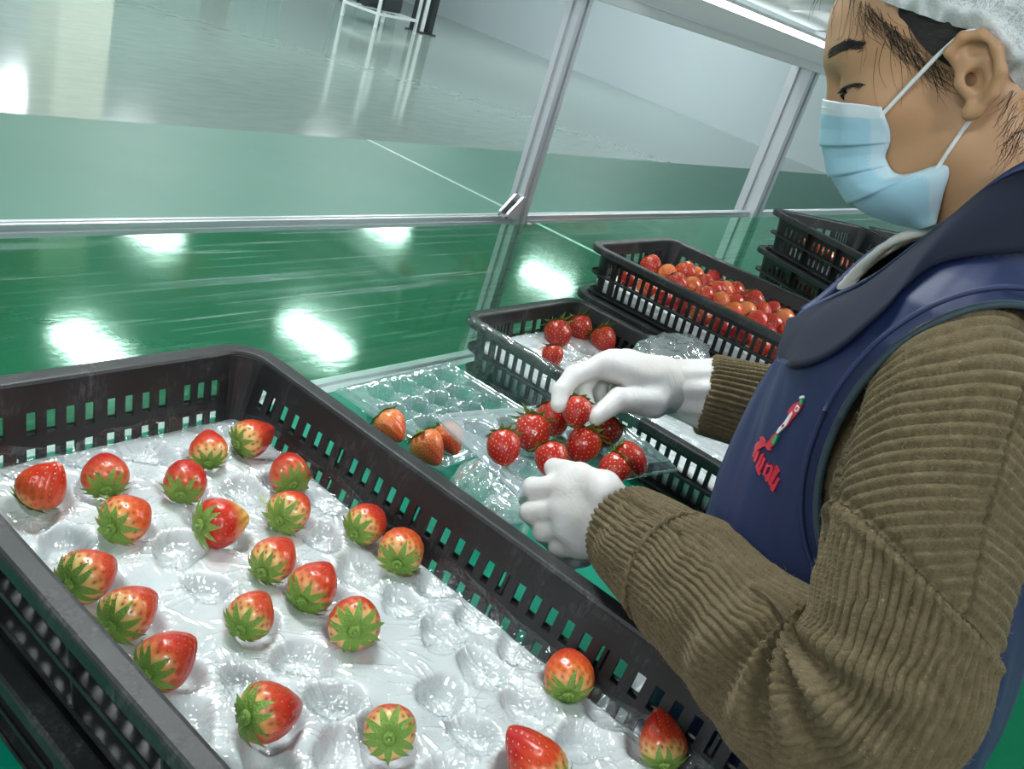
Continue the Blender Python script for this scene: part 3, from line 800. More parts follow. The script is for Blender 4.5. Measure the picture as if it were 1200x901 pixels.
SH = ['cone', 'cone', 'cone', 'cone', 'round', 'cone', 'cone', 'cone', 'cone', 'round', 'round', 'cone', 'cone', 'cone', 'cone', 'cone', 'cone', 'round', 'cone', 'round', 'round', 'long', 'long']
for (x, y, z, ax, d, k), lb, sh in zip(BIG_CRATE, BIG_LABELS, SH):
    berry((x, y, z), ax, d * 1.06, k, lb, 'strawberries laid out in the big crate', sh)
HELD_LABELS = ['red strawberry at the empty end of the held tray, first of its back row', 'dark red strawberry in the held tray, second of the back row', 'dark red strawberry in the held tray, third of the back row, beside the pinched one',
 'red strawberry pinched between gloved finger and thumb', 'bright red strawberry in the held tray partly behind the near gloved thumb', 'dark glossy strawberry in the middle of the held tray', 'red strawberry with dark leaves sticking out beside the far gloved thumb',
 'split red strawberry with spread leaves at the full end of the held tray', 'red strawberry peeking over the near glove in the held tray']
for (x, y, z, ax, d, k), lb in zip(HELD_TRAY, HELD_LABELS): berry((x, y, z), ax, d, k, lb, 'strawberries in the held tray', 'round', open_cap=True)
for (x, y, z, ax, d, k), lb in zip(EMPTY_TRAY, ['orange red strawberry half hidden behind the crate rim in the clear tray', 'orange red strawberry nearest the crate rim at the front of the clear tray', 'scarred orange red strawberry at the front of the clear tray, beside another']):
    berry((x, y, z), ax, d, k, lb, 'strawberries in the clear tray on the bench', 'cone', open_cap=True)
for (x, y, z, ax, d, k), lb in zip(FILM_CRATE, ['red strawberry in the film draped crate, first of the row of three', 'red strawberry with pale shoulder in the film draped crate, middle of three', 'red strawberry with upright leaves in the film draped crate, closest to the glove', 'strawberry blurred under the film at the side of the draped crate']):
    berry((x, y, z), ax, d, k, lb, 'strawberries in the film draped crate', 'round', open_cap=True)
for i, (x, y, z, ax, d, k) in enumerate(HEAP_CRATE):
    berry((x, y, z), ax, d * .95, k, 'ripe strawberry heaped with many others in the full black crate', 'strawberries heaped in the full crate', 'round', None, d > .046)
for i in range(13):
    berry((1.705 + rnd.uniform(-.004, .006), .30 + i * .046, .952), (-.5 + rnd.uniform(-.3, .3), -.8, -.4), .043, 'dml'[i % 3], 'strawberry of the heap pressed against the slots of the full crate', 'strawberries along the slotted side of the full crate', 'round', None, False)
for i in range(5):
    berry((1.77 + rnd.uniform(-.01, .01), .30 + i * .05, .96), (-.5, -.8, -.4), .045, 'lmd'[i % 3], 'ripe strawberry heaped with many others in the full black crate', 'strawberries heaped in the full crate', 'round', None, False)
    berry((1.86 + rnd.uniform(-.01, .01), .28 + i * .05, .962), (-.4, -.8, -.4), .045, 'mld'[i % 3], 'ripe strawberry heaped with many others in the full black crate', 'strawberries heaped in the full crate', 'round', None, False)

# ------------------------------------------------------------------ white padding and the film over it
def m_foam():
    g = N('white_padding_foam'); n = g.noise(g.coord(), 60, 3)
    g.set(Base_Color=g.mix(n, (0.74, 0.78, 0.79, 1), (0.80, 0.83, 0.84, 1)), Roughness=0.55, Coat_Weight=0.25, Coat_Roughness=0.2); g.bump(n, 0.15, 0.002)
    return g.m
M_FOAM = m_foam()
M_WRAP = m_film('clear_wrap_over_padding', (0.985, 0.99, 0.99, 1), gloss=0.06, rough=0.06, bump=wrinkle_bump(1, 1, 1, 30, 70), edge=0.45, bs=0.4)
M_WRAP_EDGE = m_film('loose_wrap_edge', (0.98, 0.985, 0.985, 1), gloss=0.05, rough=0.08, bump=wrinkle_bump(1, 1, 1, 30, 90), edge=0.35)
def soft_min_pockets(X, Y, pockets, rx, ry, depth, seed):
    r = np.random.RandomState(seed); Z = np.zeros_like(X)
    for (px, py) in pockets:
        k = r.uniform(.85, 1.15); wob = 1 + 0.12 * np.cos(2 * np.arctan2(Y - py, X - px) + r.uniform(0, 6)) + 0.08 * np.cos(3 * np.arctan2(Y - py, X - px) + r.uniform(0, 6))
        d = np.hypot((X - px) / (rx * k), (Y - py) / (ry * k)) / wob
        Z = np.minimum(Z, -depth * r.uniform(.8, 1.1) * (1 / (1 + np.exp((d - 1.0) * 9))))
    return Z
def padding(cx, cy, zt, pockets, label, wrap_label, hw=.155, hl=.323, depth=.018, thick=.028, seed=3, wrap=True, res=.0018):
    nx, ny = int(2 * hw / res), int(2 * hl / res)
    x = np.linspace(-hw, hw, nx); y = np.linspace(-hl, hl, ny); X, Y = np.meshgrid(x, y, indexing='ij')
    GX, GY = X + cx, Y + cy
    pk = [(a - cx, b - cy) for a, b in pockets]
    edge = np.minimum(hw - abs(X), hl - abs(Y))
    lump = .0018 * value_noise(GX * 26, GY * 26, seed) + .0007 * value_noise(GX * 70, GY * 70, seed + 1)
    Z = soft_min_pockets(X, Y, pk, .0185, .0185, depth, seed) * np.clip(edge / .022, 0, 1) ** .7 + lump - .003 * np.exp(-(edge / .008) ** 2)
    def closed(Zt):
        V = np.stack([GX, GY, zt + Zt], -1).reshape(-1, 3); F = grid_faces(nx, ny).tolist()
        ring = [i * ny for i in range(nx)] + [(nx - 1) * ny + j for j in range(1, ny)] + [i * ny + ny - 1 for i in range(nx - 2, -1, -1)] + [j for j in range(ny - 2, 0, -1)]
        k = len(V); V2 = V[ring].copy(); V2[:, 2] = zt - thick; V2[:, 0] = cx + (V2[:, 0] - cx) * (1 - .2 * thick / hw); V2[:, 1] = cy + (V2[:, 1] - cy) * (1 - .2 * thick / hl)
        F += [[ring[i], k + i, k + (i + 1) % len(ring), ring[(i + 1) % len(ring)]] for i in range(len(ring))]
        F.append([k + i for i in range(len(ring))][::-1])
        return np.concatenate([V, V2]), F
    V, F = closed(Z)
    o = tag(from_np('foam_padding', V, [f[::-1] for f in F], M_FOAM), label, 'foam padding', 'white paddings in the crates')
    if not wrap: return
    r = np.random.RandomState(seed + 9)
    W = Z * 0.62 + lump * .3 + .0014                  # film bridges the dents
    ridges = np.zeros_like(W)
    def ridge(ax, ay, ang, ln, w, h):
        ex, ey = abs(math.cos(ang)) * ln + 4 * w, abs(math.sin(ang)) * ln + 4 * w
        i0, i1 = np.searchsorted(x, (ax - ex, ax + ex)); j0, j1 = np.searchsorted(y, (ay - ey, ay + ey))
        if i1 - i0 < 2 or j1 - j0 < 2: return
        dx, dy = X[i0:i1, j0:j1] - ax, Y[i0:i1, j0:j1] - ay
        u = dx * math.cos(ang) + dy * math.sin(ang); v = -dx * math.sin(ang) + dy * math.cos(ang) + 0.06 * u * u / ln * r.uniform(-1, 1)
        ridges[i0:i1, j0:j1] += h * np.exp(-(v / w) ** 2) * np.clip(1 - (u / ln) ** 2, 0, 1)
    for (px, py) in pk:
        for _ in range(20):
            a = r.uniform(0, 2 * np.pi); d = r.uniform(.006, .030); ridge(px + d * math.cos(a), py + d * math.sin(a), a + r.normal(0, .25), r.uniform(.008, .026), r.uniform(.0006, .0010), r.uniform(.0010, .0024))
    for _ in range(420): ridge(r.uniform(-hw, hw), r.uniform(-hl, hl), r.uniform(0, 6.28), r.uniform(.008, .035), r.uniform(.0006, .0012), r.uniform(.0004, .0013))
    W = W + ridges
    W = np.maximum(W, Z + .0006)
    V = np.stack([GX, GY, zt + W], -1).reshape(-1, 3)
    w = tag(from_np('plastic_wrap', V, grid_faces(nx, ny)[:, ::-1], M_WRAP), wrap_label, 'plastic wrap', 'clear wraps over the paddings')
    return w
PK = [(.347, .573), (.423, .526), (.414, .472), (.428, .366), (.378, .372), (.545, .372), (.547, .324), (.495, .276), (.544, .427), (.547, .276), (.545, .224), (.596, .372), (.486, .235), (.555, .175), (.395, .280), (.345, .300),
      (.589, .520), (.479, .672), (.565, .690), (.365, .690), (.420, .690), (.525, .575), (.596, .322), (.598, .272), (.605, .178), (.545, .480), (.345, .625), (.475, .560), (.420, .320), (.440, .215), (.350, .240), (.385, .19), (.44, .15), (.50, .12), (.55, .115), (.36, .13), (.318, .36), (.315, .31), (.40, .095), (.46, .085), (.52, .07), (.575, .075), (.44, .045), (.35, .07)]
PKB = [(b[0] + b[3][0] * .006, b[1] + b[3][1] * .006) for b in BIG_CRATE]
padding(*C1, .9375, PK + PKB, 'lumpy white foam padding with dents filling the big front crate', 'crinkled clear film stretched over the padding in the big crate', res=.0011)
padding(*C2, .862, [(C2[0] + (i - 1) * .075, C2[1] - .22 + j * .074) for i in range(3) for j in range(7)], 'white foam padding in the film draped crate', 'clear film over the padding in the draped crate', seed=5, thick=.05, res=.0025, hw=.158)
padding(*C3, .942, [], 'white foam padding under the heap of strawberries', '', seed=6, thick=.034, wrap=False, res=.006, hw=.156)
def in_c4(x, y, z, top=True):
    v = Matrix.Rotation(r4, 2) @ Vector((x, y)); return (C4[0] + v.x , C4[1] + v.y , z)
for nm, z0, lb, tp in (('foam_padding', BZ + 2 * CZ + .004, 'white padding in the topmost crate of the far stack', True), ('foam_padding', BZ + CZ + .004, 'white padding in the middle crate of the far stack', False)):
    bm = bmesh.new(); add_box(bm, (-.145, -.275, 0), (.145, .275, .028), .006, Matrix.Translation(in_c4(0, 0, z0, tp)) @ Matrix.Rotation(r4, 4, 'Z'))
    tag(from_bm(nm, bm, M_FOAM, None, True), lb, 'foam padding', 'white paddings in the crates')
for i in range(12):
    berry(in_c4(-.128 + rnd.uniform(-.004, .004), .24 - i * .042, BZ + 2 * CZ + .052), (.75, -.2 + rnd.uniform(-.4, .4), .3), .042, 'pmy'[i % 3], 'strawberry lying along the slotted side of the topmost crate in the far stack', 'strawberries in the topmost crate of the far stack', 'round', None, False)
for i in range(9):
    berry(in_c4(-.06 + rnd.uniform(-.02, .03), .21 - i * .05, BZ + 2 * CZ + .052), (.3, -.8, .2), .042, 'mpd'[i % 3], 'strawberry lying along the slotted side of the topmost crate in the far stack', 'strawberries in the topmost crate of the far stack', 'round', None, False)
for i in range(10):
    berry(in_c4(-.125, .23 - i * .05, BZ + CZ + .052, False), (.75, -.2 + rnd.uniform(-.4, .4), .3), .042, 'pyp'[i % 3], 'pale strawberry lying along the slotted side of the middle crate in the far stack', 'strawberries in the middle crate of the far stack', 'round', None, False)
# loose film edges standing up along the inner walls of the big crate
def film_strip(name, P0, P1, n, prof, amp, seed, label, mat=M_WRAP_EDGE, fr=40):
    """wavy strip from P0 to P1; prof: list of (sideways, up) offsets"""
    P0 = np.array(P0); P1 = np.array(P1); d = (P1 - P0) / np.linalg.norm(P1 - P0); sd = np.array([-d[1], d[0], 0])
    s = np.linspace(0, 1, n); k = len(prof); V = []
    for i, t in enumerate(s):
        for j, (a, h) in enumerate(prof):
            L_ = np.linalg.norm(P1 - P0)
            w1 = value_noise(np.array([t * L_ * fr]), np.array([j * .7]), seed)[0]; w2 = value_noise(np.array([t * L_ * fr * .45]), np.array([5 + j * .3]), seed + 2)[0]
            e = j / (k - 1)
            V.append(P0 + (P1 - P0) * t + sd * (a + amp * e * w1) + np.array([0, 0, h * (1 + .55 * e * w2) + amp * .5 * e * w1]))
    return tag(from_np(name, V, grid_faces(n, k), mat), label, 'plastic film')
film_strip('film_edge', (.600, .690, .941), (.600, .06, .941), 150, [(-.003, -.003), (.002, .003), (.005, .009), (.0065, .014)], .002, 31, 'curled edge of clear film standing along the slotted wall of the big crate')
film_strip('film_edge', (.30, .694, .938), (.575, .694, .938), 80, [(-.004, -.003), (.001, .004), (.004, .009), (.005, .013)], .003, 35, 'curled edge of clear film along the back wall of the big crate')
# a shred of leaf and a torn leaf under the film
def scrap(x, y, z, s, seed, label):
    mb = MB(); r = np.random.RandomState(seed)
    for k in range(9):
        a = r.uniform(0, 3.14); c = np.array([x + r.normal(0, s * .5), y + r.normal(0, s * .3), z + .001 * k * .3]); l = s * r.uniform(.5, 1); w = s * .12
        d = np.array([math.cos(a), math.sin(a), 0]); n_ = np.array([-d[1], d[0], 0])
        P = [c - d * l / 2, c + n_ * w, c + d * l / 2 + np.array([0, 0, .002]), c - n_ * w]
        mb.add(P + [p - np.array([0, 0, .0006]) for p in P], [[0, 3, 2, 1], [4, 5, 6, 7], [0, 1, 5, 4], [1, 2, 6, 5], [2, 3, 7, 6], [3, 0, 4, 7]])
    tag(mb.build('leaf_scrap', M_SCRAP, None, False), label, 'leaf scrap')
M_SCRAP = m_simple('pale_leaf_shreds', (0.42, 0.52, 0.22, 1), 0.5)
scrap(.5385, .5425, .9375, .017, 4, 'shredded pale green leaf bits lying in a dent of the padding')
scrap(.408, .612, .9395, .013, 8, 'torn pale leaf bits behind the orange star leaved strawberry')

# ------------------------------------------------------------------ clear clamshell trays
M_TRAY = m_film('clear_tray_plastic', (0.93, 0.965, 0.975, 1), gloss=0.055, rough=0.05, haze=0.10, edge=0.55)
M_TRAY_B = m_film('bluish_clear_tray_plastic', (0.90, 0.94, 0.97, 1), gloss=0.07, rough=0.06, haze=0.24, edge=0.5)
def tray(cx, cy, z, w, l, rows, cols, rz, label, mat, res=.0016, depth=.036, tilt=(0, 0), r0=.0245):
    nx, ny = int(w / res), int(l / res)
    x = np.linspace(-w / 2, w / 2, nx); y = np.linspace(-l / 2, l / 2, ny); X, Y = np.meshgrid(x, y, indexing='ij')
    Z = np.zeros_like(X); px = (w - .03) / (cols + .5); py = (l - .03) / rows
    best = np.full_like(X, 9.0)
    for j in range(rows):
        for i in range(cols):
            a = -w / 2 + .015 + px * (i + .5 + .5 * (j % 2)); b = -l / 2 + .015 + py * (j + .5)
            ang = np.arctan2(Y - b, X - a); d = np.hypot(X - a, Y - b) * (1 - .05 * np.cos(6 * ang)); best = np.minimum(best, d)
    t = np.clip((r0 - best) / (r0 * .62), 0, 1); t = t * t * (3 - 2 * t)
    Z = -depth * t
    Z += .006 * np.exp(-((best - r0 * .42) / .0016) ** 2) * (best < r0) * 0.35        # step in each cup
    edge = np.minimum(w / 2 - abs(X), l / 2 - abs(Y))
    Z += .0055 * np.exp(-((edge - .009) / .0022) ** 2)                                  # stiffening bead
    Z -= .006 * np.clip(1 - edge / .0025, 0, 1)
    Z += .0006 * value_noise(X * 90, Y * 90, 4)
    c, s = math.cos(rz), math.sin(rz)
    V = np.stack([X, Y, Z], -1).reshape(-1, 3)
    o = from_np('clear_tray', V, grid_faces(nx, ny), mat)
    o.location = (cx, cy, z); o.rotation_euler = (tilt[0], tilt[1], rz)
    sm = o.modifiers.new('thickness', 'SOLIDIFY'); sm.thickness = .0005
    return tag(o, label, 'plastic tray', 'clear strawberry trays')
tray(1.032, .730, .8435, .262, .225, 4, 4, math.radians(2), 'mostly empty clear plastic tray lying on the bench between the crates', M_TRAY, depth=.040, r0=.028)
tray(.805, .412, 1.020, .240, .150, 3, 4, math.radians(-13.5), 'clear bluish plastic tray of red strawberries held by gloved hands', M_TRAY_B, depth=.026, r0=.021)

# ------------------------------------------------------------------ loose film and bags
M_BAG = m_film('crumpled_clear_bag', (0.95, 0.965, 0.965, 1), gloss=0.10, rough=0.09, haze=0.26, bump=wrinkle_bump(1, 1, 1, 24, 60), edge=0.55)
def crumple(name, c, size, seed, label, mat=M_BAG, amp=.35, fr=26, flat=1.0):
    n = 56; u = np.linspace(0, np.pi, n); v = np.linspace(0, 2 * np.pi, n * 2, endpoint=False); U, Vv = np.meshgrid(u, v, indexing='ij')
    D = np.stack([np.sin(U) * np.cos(Vv), np.sin(U) * np.sin(Vv), np.cos(U)], -1)
    S = np.array(size); Q = D * S
    nz = value_noise3(Q * fr + 7, seed); nz2 = value_noise3(Q * fr * 2.3 + 3, seed + 1)
    k = 1 + amp * (-abs(nz) + .3) + amp * .45 * (-abs(nz2) + .3)
    P = D * S * k[..., None] + np.array(c)
    return tag(from_np(name, P.reshape(-1, 3), grid_faces(n, 2 * n, False, True), mat), label, 'plastic bag')
crumple('plastic_bag', (1.515, .615, .918), (.105, .055, .034), 3, 'puffed clear bag lying over the draped crate beside the far cuff')
crumple('crumpled_film', (.905, .548, .842), (.045, .04, .04), 5, 'crumpled clear film lying between the tray and the big crate')
crumple('crumpled_film', (.885, .492, .838), (.035, .035, .036), 8, 'crumpled clear film lump beneath the held tray')
# film hanging over the side of the second crate
x_ = C2[0] - CW / 2
n, m = 120, 26
V = []
prof = spline([(.10, .868), (.045, .875), (.020, .893), (.008, .912), (-.004, .9125), (-.008, .900), (-.007, .870), (-.0075, .838), (-.011, .815)], m)
for i in range(n):
    t = i / (n - 1); y = .860 - t * .36
    fall = 1.0 - .55 * max(0, (t - .35) / .65) ** .8
    for j in range(m):
        a, h = prof[j]; e = max(0, (j / (m - 1) - .45)) / .55
        hh = h if j < m * .5 else .9125 - (.9125 - h) * fall
        w = value_noise(np.array([y * 42.]), np.array([j * .28]), 3)[0]
        V.append((x_ + a - .002 - .006 * max(0, w) * (e > 0) - .003 * abs(w) * e, y, hh + .003 * w))
M_DRAPE = m_film('draped_clear_film', (0.96, 0.975, 0.975, 1), gloss=0.05, rough=0.08, haze=0.03, bump=wrinkle_bump(1, 1, 1, 24, 60), edge=0.40, bs=0.6)
tag(from_np('draped_film', V, grid_faces(n, m), M_DRAPE), 'clear film draped over the rim and side of the second crate', 'plastic film')

# ------------------------------------------------------------------ signed-distance modelling
def surface_nets(vol, lo, h):
    s = vol < 0
    nx, ny, nz = vol.shape
    c = np.zeros((nx - 1, ny - 1, nz - 1), np.int8)
    for a in (0, 1):
        for b in (0, 1):
            for d in (0, 1): c += s[a:nx - 1 + a, b:ny - 1 + b, d:nz - 1 + d]
    act = (c > 0) & (c < 8)
    I, J, K = np.nonzero(act)
    idx = -np.ones(act.shape, np.int64); idx[I, J, K] = np.arange(len(I))
    P = np.zeros((len(I), 3)); W = np.zeros(len(I))
    cor = [(a, b, d) for a in (0, 1) for b in (0, 1) for d in (0, 1)]
    for p in cor:
        for ax in range(3):
            if p[ax]: continue
            q = list(p); q[ax] = 1
            v0 = vol[I + p[0], J + p[1], K + p[2]]; v1 = vol[I + q[0], J + q[1], K + q[2]]
            m = (v0 < 0) != (v1 < 0); t = np.where(m, v0 / np.where(m, v0 - v1, 1), 0)
            e = np.tile(np.array(p, float), (len(I), 1)); e[:, ax] = t
            P += e * m[:, None]; W += m
    V = np.array(lo) + h * (np.stack([I, J, K], 1) + P / W[:, None])
    F = []
    for ax in range(3):
        b_, d_ = [(1, 2), (2, 0), (0, 1)][ax]
        sl0 = [slice(None)] * 3; sl1 = [slice(None)] * 3
        n_ = vol.shape[ax]; sl0[ax] = slice(0, n_ - 1); sl1[ax] = slice(1, n_)
        x = s[tuple(sl0)] != s[tuple(sl1)]; E_ = np.argwhere(x)
        ok = (E_[:, b_] > 0) & (E_[:, d_] > 0) & (E_[:, b_] < vol.shape[b_] - 1) & (E_[:, d_] < vol.shape[d_] - 1); E_ = E_[ok]
        neg = s[E_[:, 0], E_[:, 1], E_[:, 2]]
        def cell(db, dd):
            q = E_.copy(); q[:, b_] += db; q[:, d_] += dd; return idx[q[:, 0], q[:, 1], q[:, 2]]
        Q = np.stack([cell(-1, -1), cell(0, -1), cell(0, 0), cell(-1, 0)], 1)
        Q[~neg] = Q[~neg][:, ::-1]; F.append(Q)
    F = np.concatenate(F); F = F[(F >= 0).all(1)]
    return V, F
def smin(a, b, k):
    h_ = np.clip(0.5 + 0.5 * (b - a) / k, 0, 1); return b * (1 - h_) + a * h_ - k * h_ * (1 - h_)
def smax(a, b, k): return -smin(-a, -b, k)
def s_ell(P, c, r):
    q = (P - np.array(c, np.float32)) / np.array(r, np.float32); k0 = np.sqrt((q * q).sum(-1)); q2 = q / np.array(r, np.float32); k1 = np.sqrt((q2 * q2).sum(-1)) + 1e-9
    return k0 * (k0 - 1) / k1
def s_cap(P, a, b, ra, rb=None):
    rb = ra if rb is None else rb; a = np.array(a, np.float32); b = np.array(b, np.float32); d = b - a
    t = np.clip(((P - a) @ d) / (d @ d), 0, 1); q = P - a - t[..., None] * d
    return np.sqrt((q * q).sum(-1)) - (ra + (rb - ra) * t)
def grid_pts(lo, hi, h):
    ax = [np.arange(lo[i], hi[i] + h, h, dtype=np.float32) for i in range(3)]
    return np.stack(np.meshgrid(*ax, indexing='ij'), -1)
def sdf_mesh(fn, lo, hi, h):
    G = grid_pts(lo, hi, h); return surface_nets(fn(G), lo, h)

# ------------------------------------------------------------------ materials of the worker
def m_skin():
    g = N('skin'); c = g.coord(); n = g.noise(c, 26, 4); f = g.noise(c, 300, 2)
    g.set(Base_Color=g.mix(n, (0.50, 0.265, 0.135, 1), (0.60, 0.345, 0.190, 1)), Roughness=0.42)
    g.put(g.bsdf.inputs['Subsurface Weight'], 0.15); g.bsdf.inputs['Subsurface Radius'].default_value = (1, .35, .2); g.bsdf.inputs['Subsurface Scale'].default_value = 0.006
    g.bump(f, 0.12, 0.0006); return g.m
def m_knit():
    g = N('olive_brown_knit_wool'); uv = g.add('ShaderNodeAttribute', attribute_name='knit')
    s = g.add('ShaderNodeSeparateXYZ', i_0=uv.outputs['Vector'])       # x: rib phase, y: distance along the rib
    rib = g.math('POWER', g.math('ABSOLUTE', g.math('COSINE', g.math('MULTIPLY', s.outputs[0], 0.5))), 0.7)
    st = g.math('SINE', g.math('ADD', g.math('MULTIPLY', s.outputs[1], 1650.0), g.math('MULTIPLY', g.math('ABSOLUTE', g.math('SINE', g.math('MULTIPLY', s.outputs[0], 0.5))), 2.4)))
    n = g.noise(g.coord(), 120, 4, 0.7); n2 = g.noise(g.coord(), 900, 2); big = g.noise(g.coord(), 14, 3)
    c = g.mix(g.rng(n, 0.3, 0.7, 0, 1), (0.092, 0.068, 0.036, 1), (0.185, 0.142, 0.080, 1)); c = g.mix(g.math('MULTIPLY', big, 0.35), c, (0.15, 0.125, 0.075, 1))
    fl = g.rng(g.noise(g.coord(), 420, 1), 0.72, 0.80, 0, 0.55); c = g.mix(fl, c, (0.36, 0.31, 0.21, 1))
    hgt = g.math('ADD', g.math('MULTIPLY', rib, 0.5), g.math('MULTIPLY_ADD', st, 0.12, g.math('MULTIPLY', n2, 0.9)))
    g.set(Base_Color=c, Roughness=0.95, Specular_IOR_Level=0.1, Sheen_Weight=0.25, Sheen_Roughness=0.5)
    g.bsdf.inputs['Sheen Tint'].default_value = (0.5, .42, .3, 1)
    g.bump(hgt, 0.9, 0.0011); return g.m
def m_cloth(name, a, b, rough=0.6, bs=500, sheen=0.1):
    g = N(name); n = g.noise(g.coord(), 9, 4)
    g.set(Base_Color=g.mix(n, a, b), Roughness=rough, Sheen_Weight=sheen); g.bump(g.noise(g.coord(), bs, 2), 0.15, 0.0006); return g.m
M_SKIN = m_skin(); M_KNIT = m_knit()
M_NAVY = m_cloth('navy_vest_cloth', (0.008, 0.017, 0.070, 1), (0.011, 0.023, 0.090, 1), 0.55, 500, 0.0)
M_NAVY2 = m_cloth('navy_vest_lining', (0.016, 0.030, 0.095, 1), (0.022, 0.040, 0.12, 1), 0.55, 500, 0.0)
M_PIPE = m_cloth('dark_teal_piping', (0.02, 0.045, 0.06, 1), (0.03, 0.06, 0.075, 1), 0.6)
M_PANTS = m_cloth('dark_trousers', (0.02, 0.02, 0.025, 1), (0.03, 0.03, 0.035, 1), 0.8)
M_SHOE = m_simple('black_rubber_shoes', (0.015, 0.015, 0.015, 1), 0.5)
def m_hair():
    g = N('black_hair'); n = g.noise(g.coord('Object', (60, 40, 900)), 3, 3); g.set(Base_Color=g.mix(n, (0.006, 0.005, 0.004, 1), (0.022, 0.017, 0.014, 1)), Roughness=0.45); g.bump(n, 0.6, 0.002); return g.m
M_HAIR = m_hair()
M_EYEW = m_simple('eye_white', (0.55, 0.52, 0.48, 1), 0.25)
M_DARK = m_simple('dark_iris', (0.008, 0.005, 0.004, 1), 0.15)
def m_mask():
    g = N('pale_blue_mask_fabric'); n = g.noise(g.coord(), 700, 2)
    at_ = g.add('ShaderNodeAttribute', attribute_name='band')
    c = g.mix(at_.outputs['Fac'], (0.42, 0.70, 0.84, 1), (0.72, 0.82, 0.88, 1)); g.set(Base_Color=c, Roughness=0.7); g.bump(n, 0.15, 0.0005); return g.m
M_MASK = m_mask(); M_ELASTIC = m_cloth('white_elastic', (0.80, 0.80, 0.80, 1), (0.86, 0.86, 0.86, 1), 0.7)
def m_glove():
    g = N('thin_white_glove'); c = g.coord(); n = g.noise(c, 34, 4, 0.6, .5); n2 = g.noise(c, 16, 2)
    g.set(Base_Color=g.mix(g.rng(n2, .35, .65, 0, 1), (0.67, 0.625, 0.595, 1), (0.75, 0.74, 0.725, 1)), Roughness=0.42, Specular_IOR_Level=0.4)
    g.put(g.bsdf.inputs['Subsurface Weight'], 0.1); g.bsdf.inputs['Subsurface Radius'].default_value = (1, .6, .5); g.bsdf.inputs['Subsurface Scale'].default_value = 0.004
    ridge = g.math('ABSOLUTE', g.math('SUBTRACT', n, 0.5)); g.bump(ridge, 0.35, 0.006); return g.m
M_GLOVE = m_glove()
M_WHITEKNIT = m_cloth('white_knit_collar', (0.70, 0.69, 0.64, 1), (0.78, 0.77, 0.72, 1), 0.9, 260)
def m_net():
    g = N('white_nonwoven_net'); c = g.coord(); a = g.noise(g.coord('Object', (1, 1, 1)), 95, 4, 0.65, 2.2); b = g.noise(c, 210, 3, 0.6, 1.5)
    fib = g.math('MAXIMUM', g.rng(g.math('ABSOLUTE', g.math('SUBTRACT', a, 0.5)), 0.0, 0.06, 1, 0), g.rng(g.math('ABSOLUTE', g.math('SUBTRACT', b, 0.5)), 0.0, 0.08, 0.8, 0))
    at_ = g.add('ShaderNodeAttribute', attribute_name='band')
    fac = g.math('MAXIMUM', g.math('MULTIPLY_ADD', fib, 0.32, 0.66), at_.outputs['Fac'])
    tr = g.add('ShaderNodeBsdfTransparent'); g.set(Base_Color=g.mix(fib, (0.80, 0.82, 0.84, 1), (0.95, 0.95, 0.95, 1)), Roughness=0.8); g.bump(g.math('ADD', a, b), 0.4, 0.002)
    mx = g.add('ShaderNodeMixShader'); g.l.new(fac, mx.inputs[0]); g.l.new(tr.outputs[0], mx.inputs[1]); g.l.new(g.bsdf.outputs[0], mx.inputs[2]); g.l.new(mx.outputs[0], g.out.inputs[0]); return g.m
M_NET = m_net()
M_RED = m_cloth('red_embroidery', (0.52, 0.008, 0.03, 1), (0.62, 0.015, 0.045, 1), 0.6, 900)
M_THREADW = m_cloth('white_embroidery', (0.75, 0.75, 0.75, 1), (0.8, 0.8, 0.8, 1), 0.6, 900)
M_THREADG = m_cloth('green_embroidery', (0.02, 0.30, 0.10, 1), (0.03, 0.38, 0.12, 1), 0.6, 900)

def fattr(o, name, data, kind='FLOAT'):
    at = o.data.attributes.new(name, kind, 'POINT'); at.data.foreach_set('value' if kind == 'FLOAT' else 'vector', np.asarray(data, np.float32).reshape(-1))

person = empty('person', (.80, .02, 0))
PO = np.array([.80, .02, 0.0])
tag(person, 'worker in hair net, blue mask, navy vest and olive sweater, sorting berries with gloved hands', 'person')
def pmesh(name, V, F, mat, parent=None, smooth=True):
    """mesh given in world coordinates, parented into the person"""
    return from_np(name, np.asarray(V, float) - PO, F, mat, person if parent is None else parent, smooth)

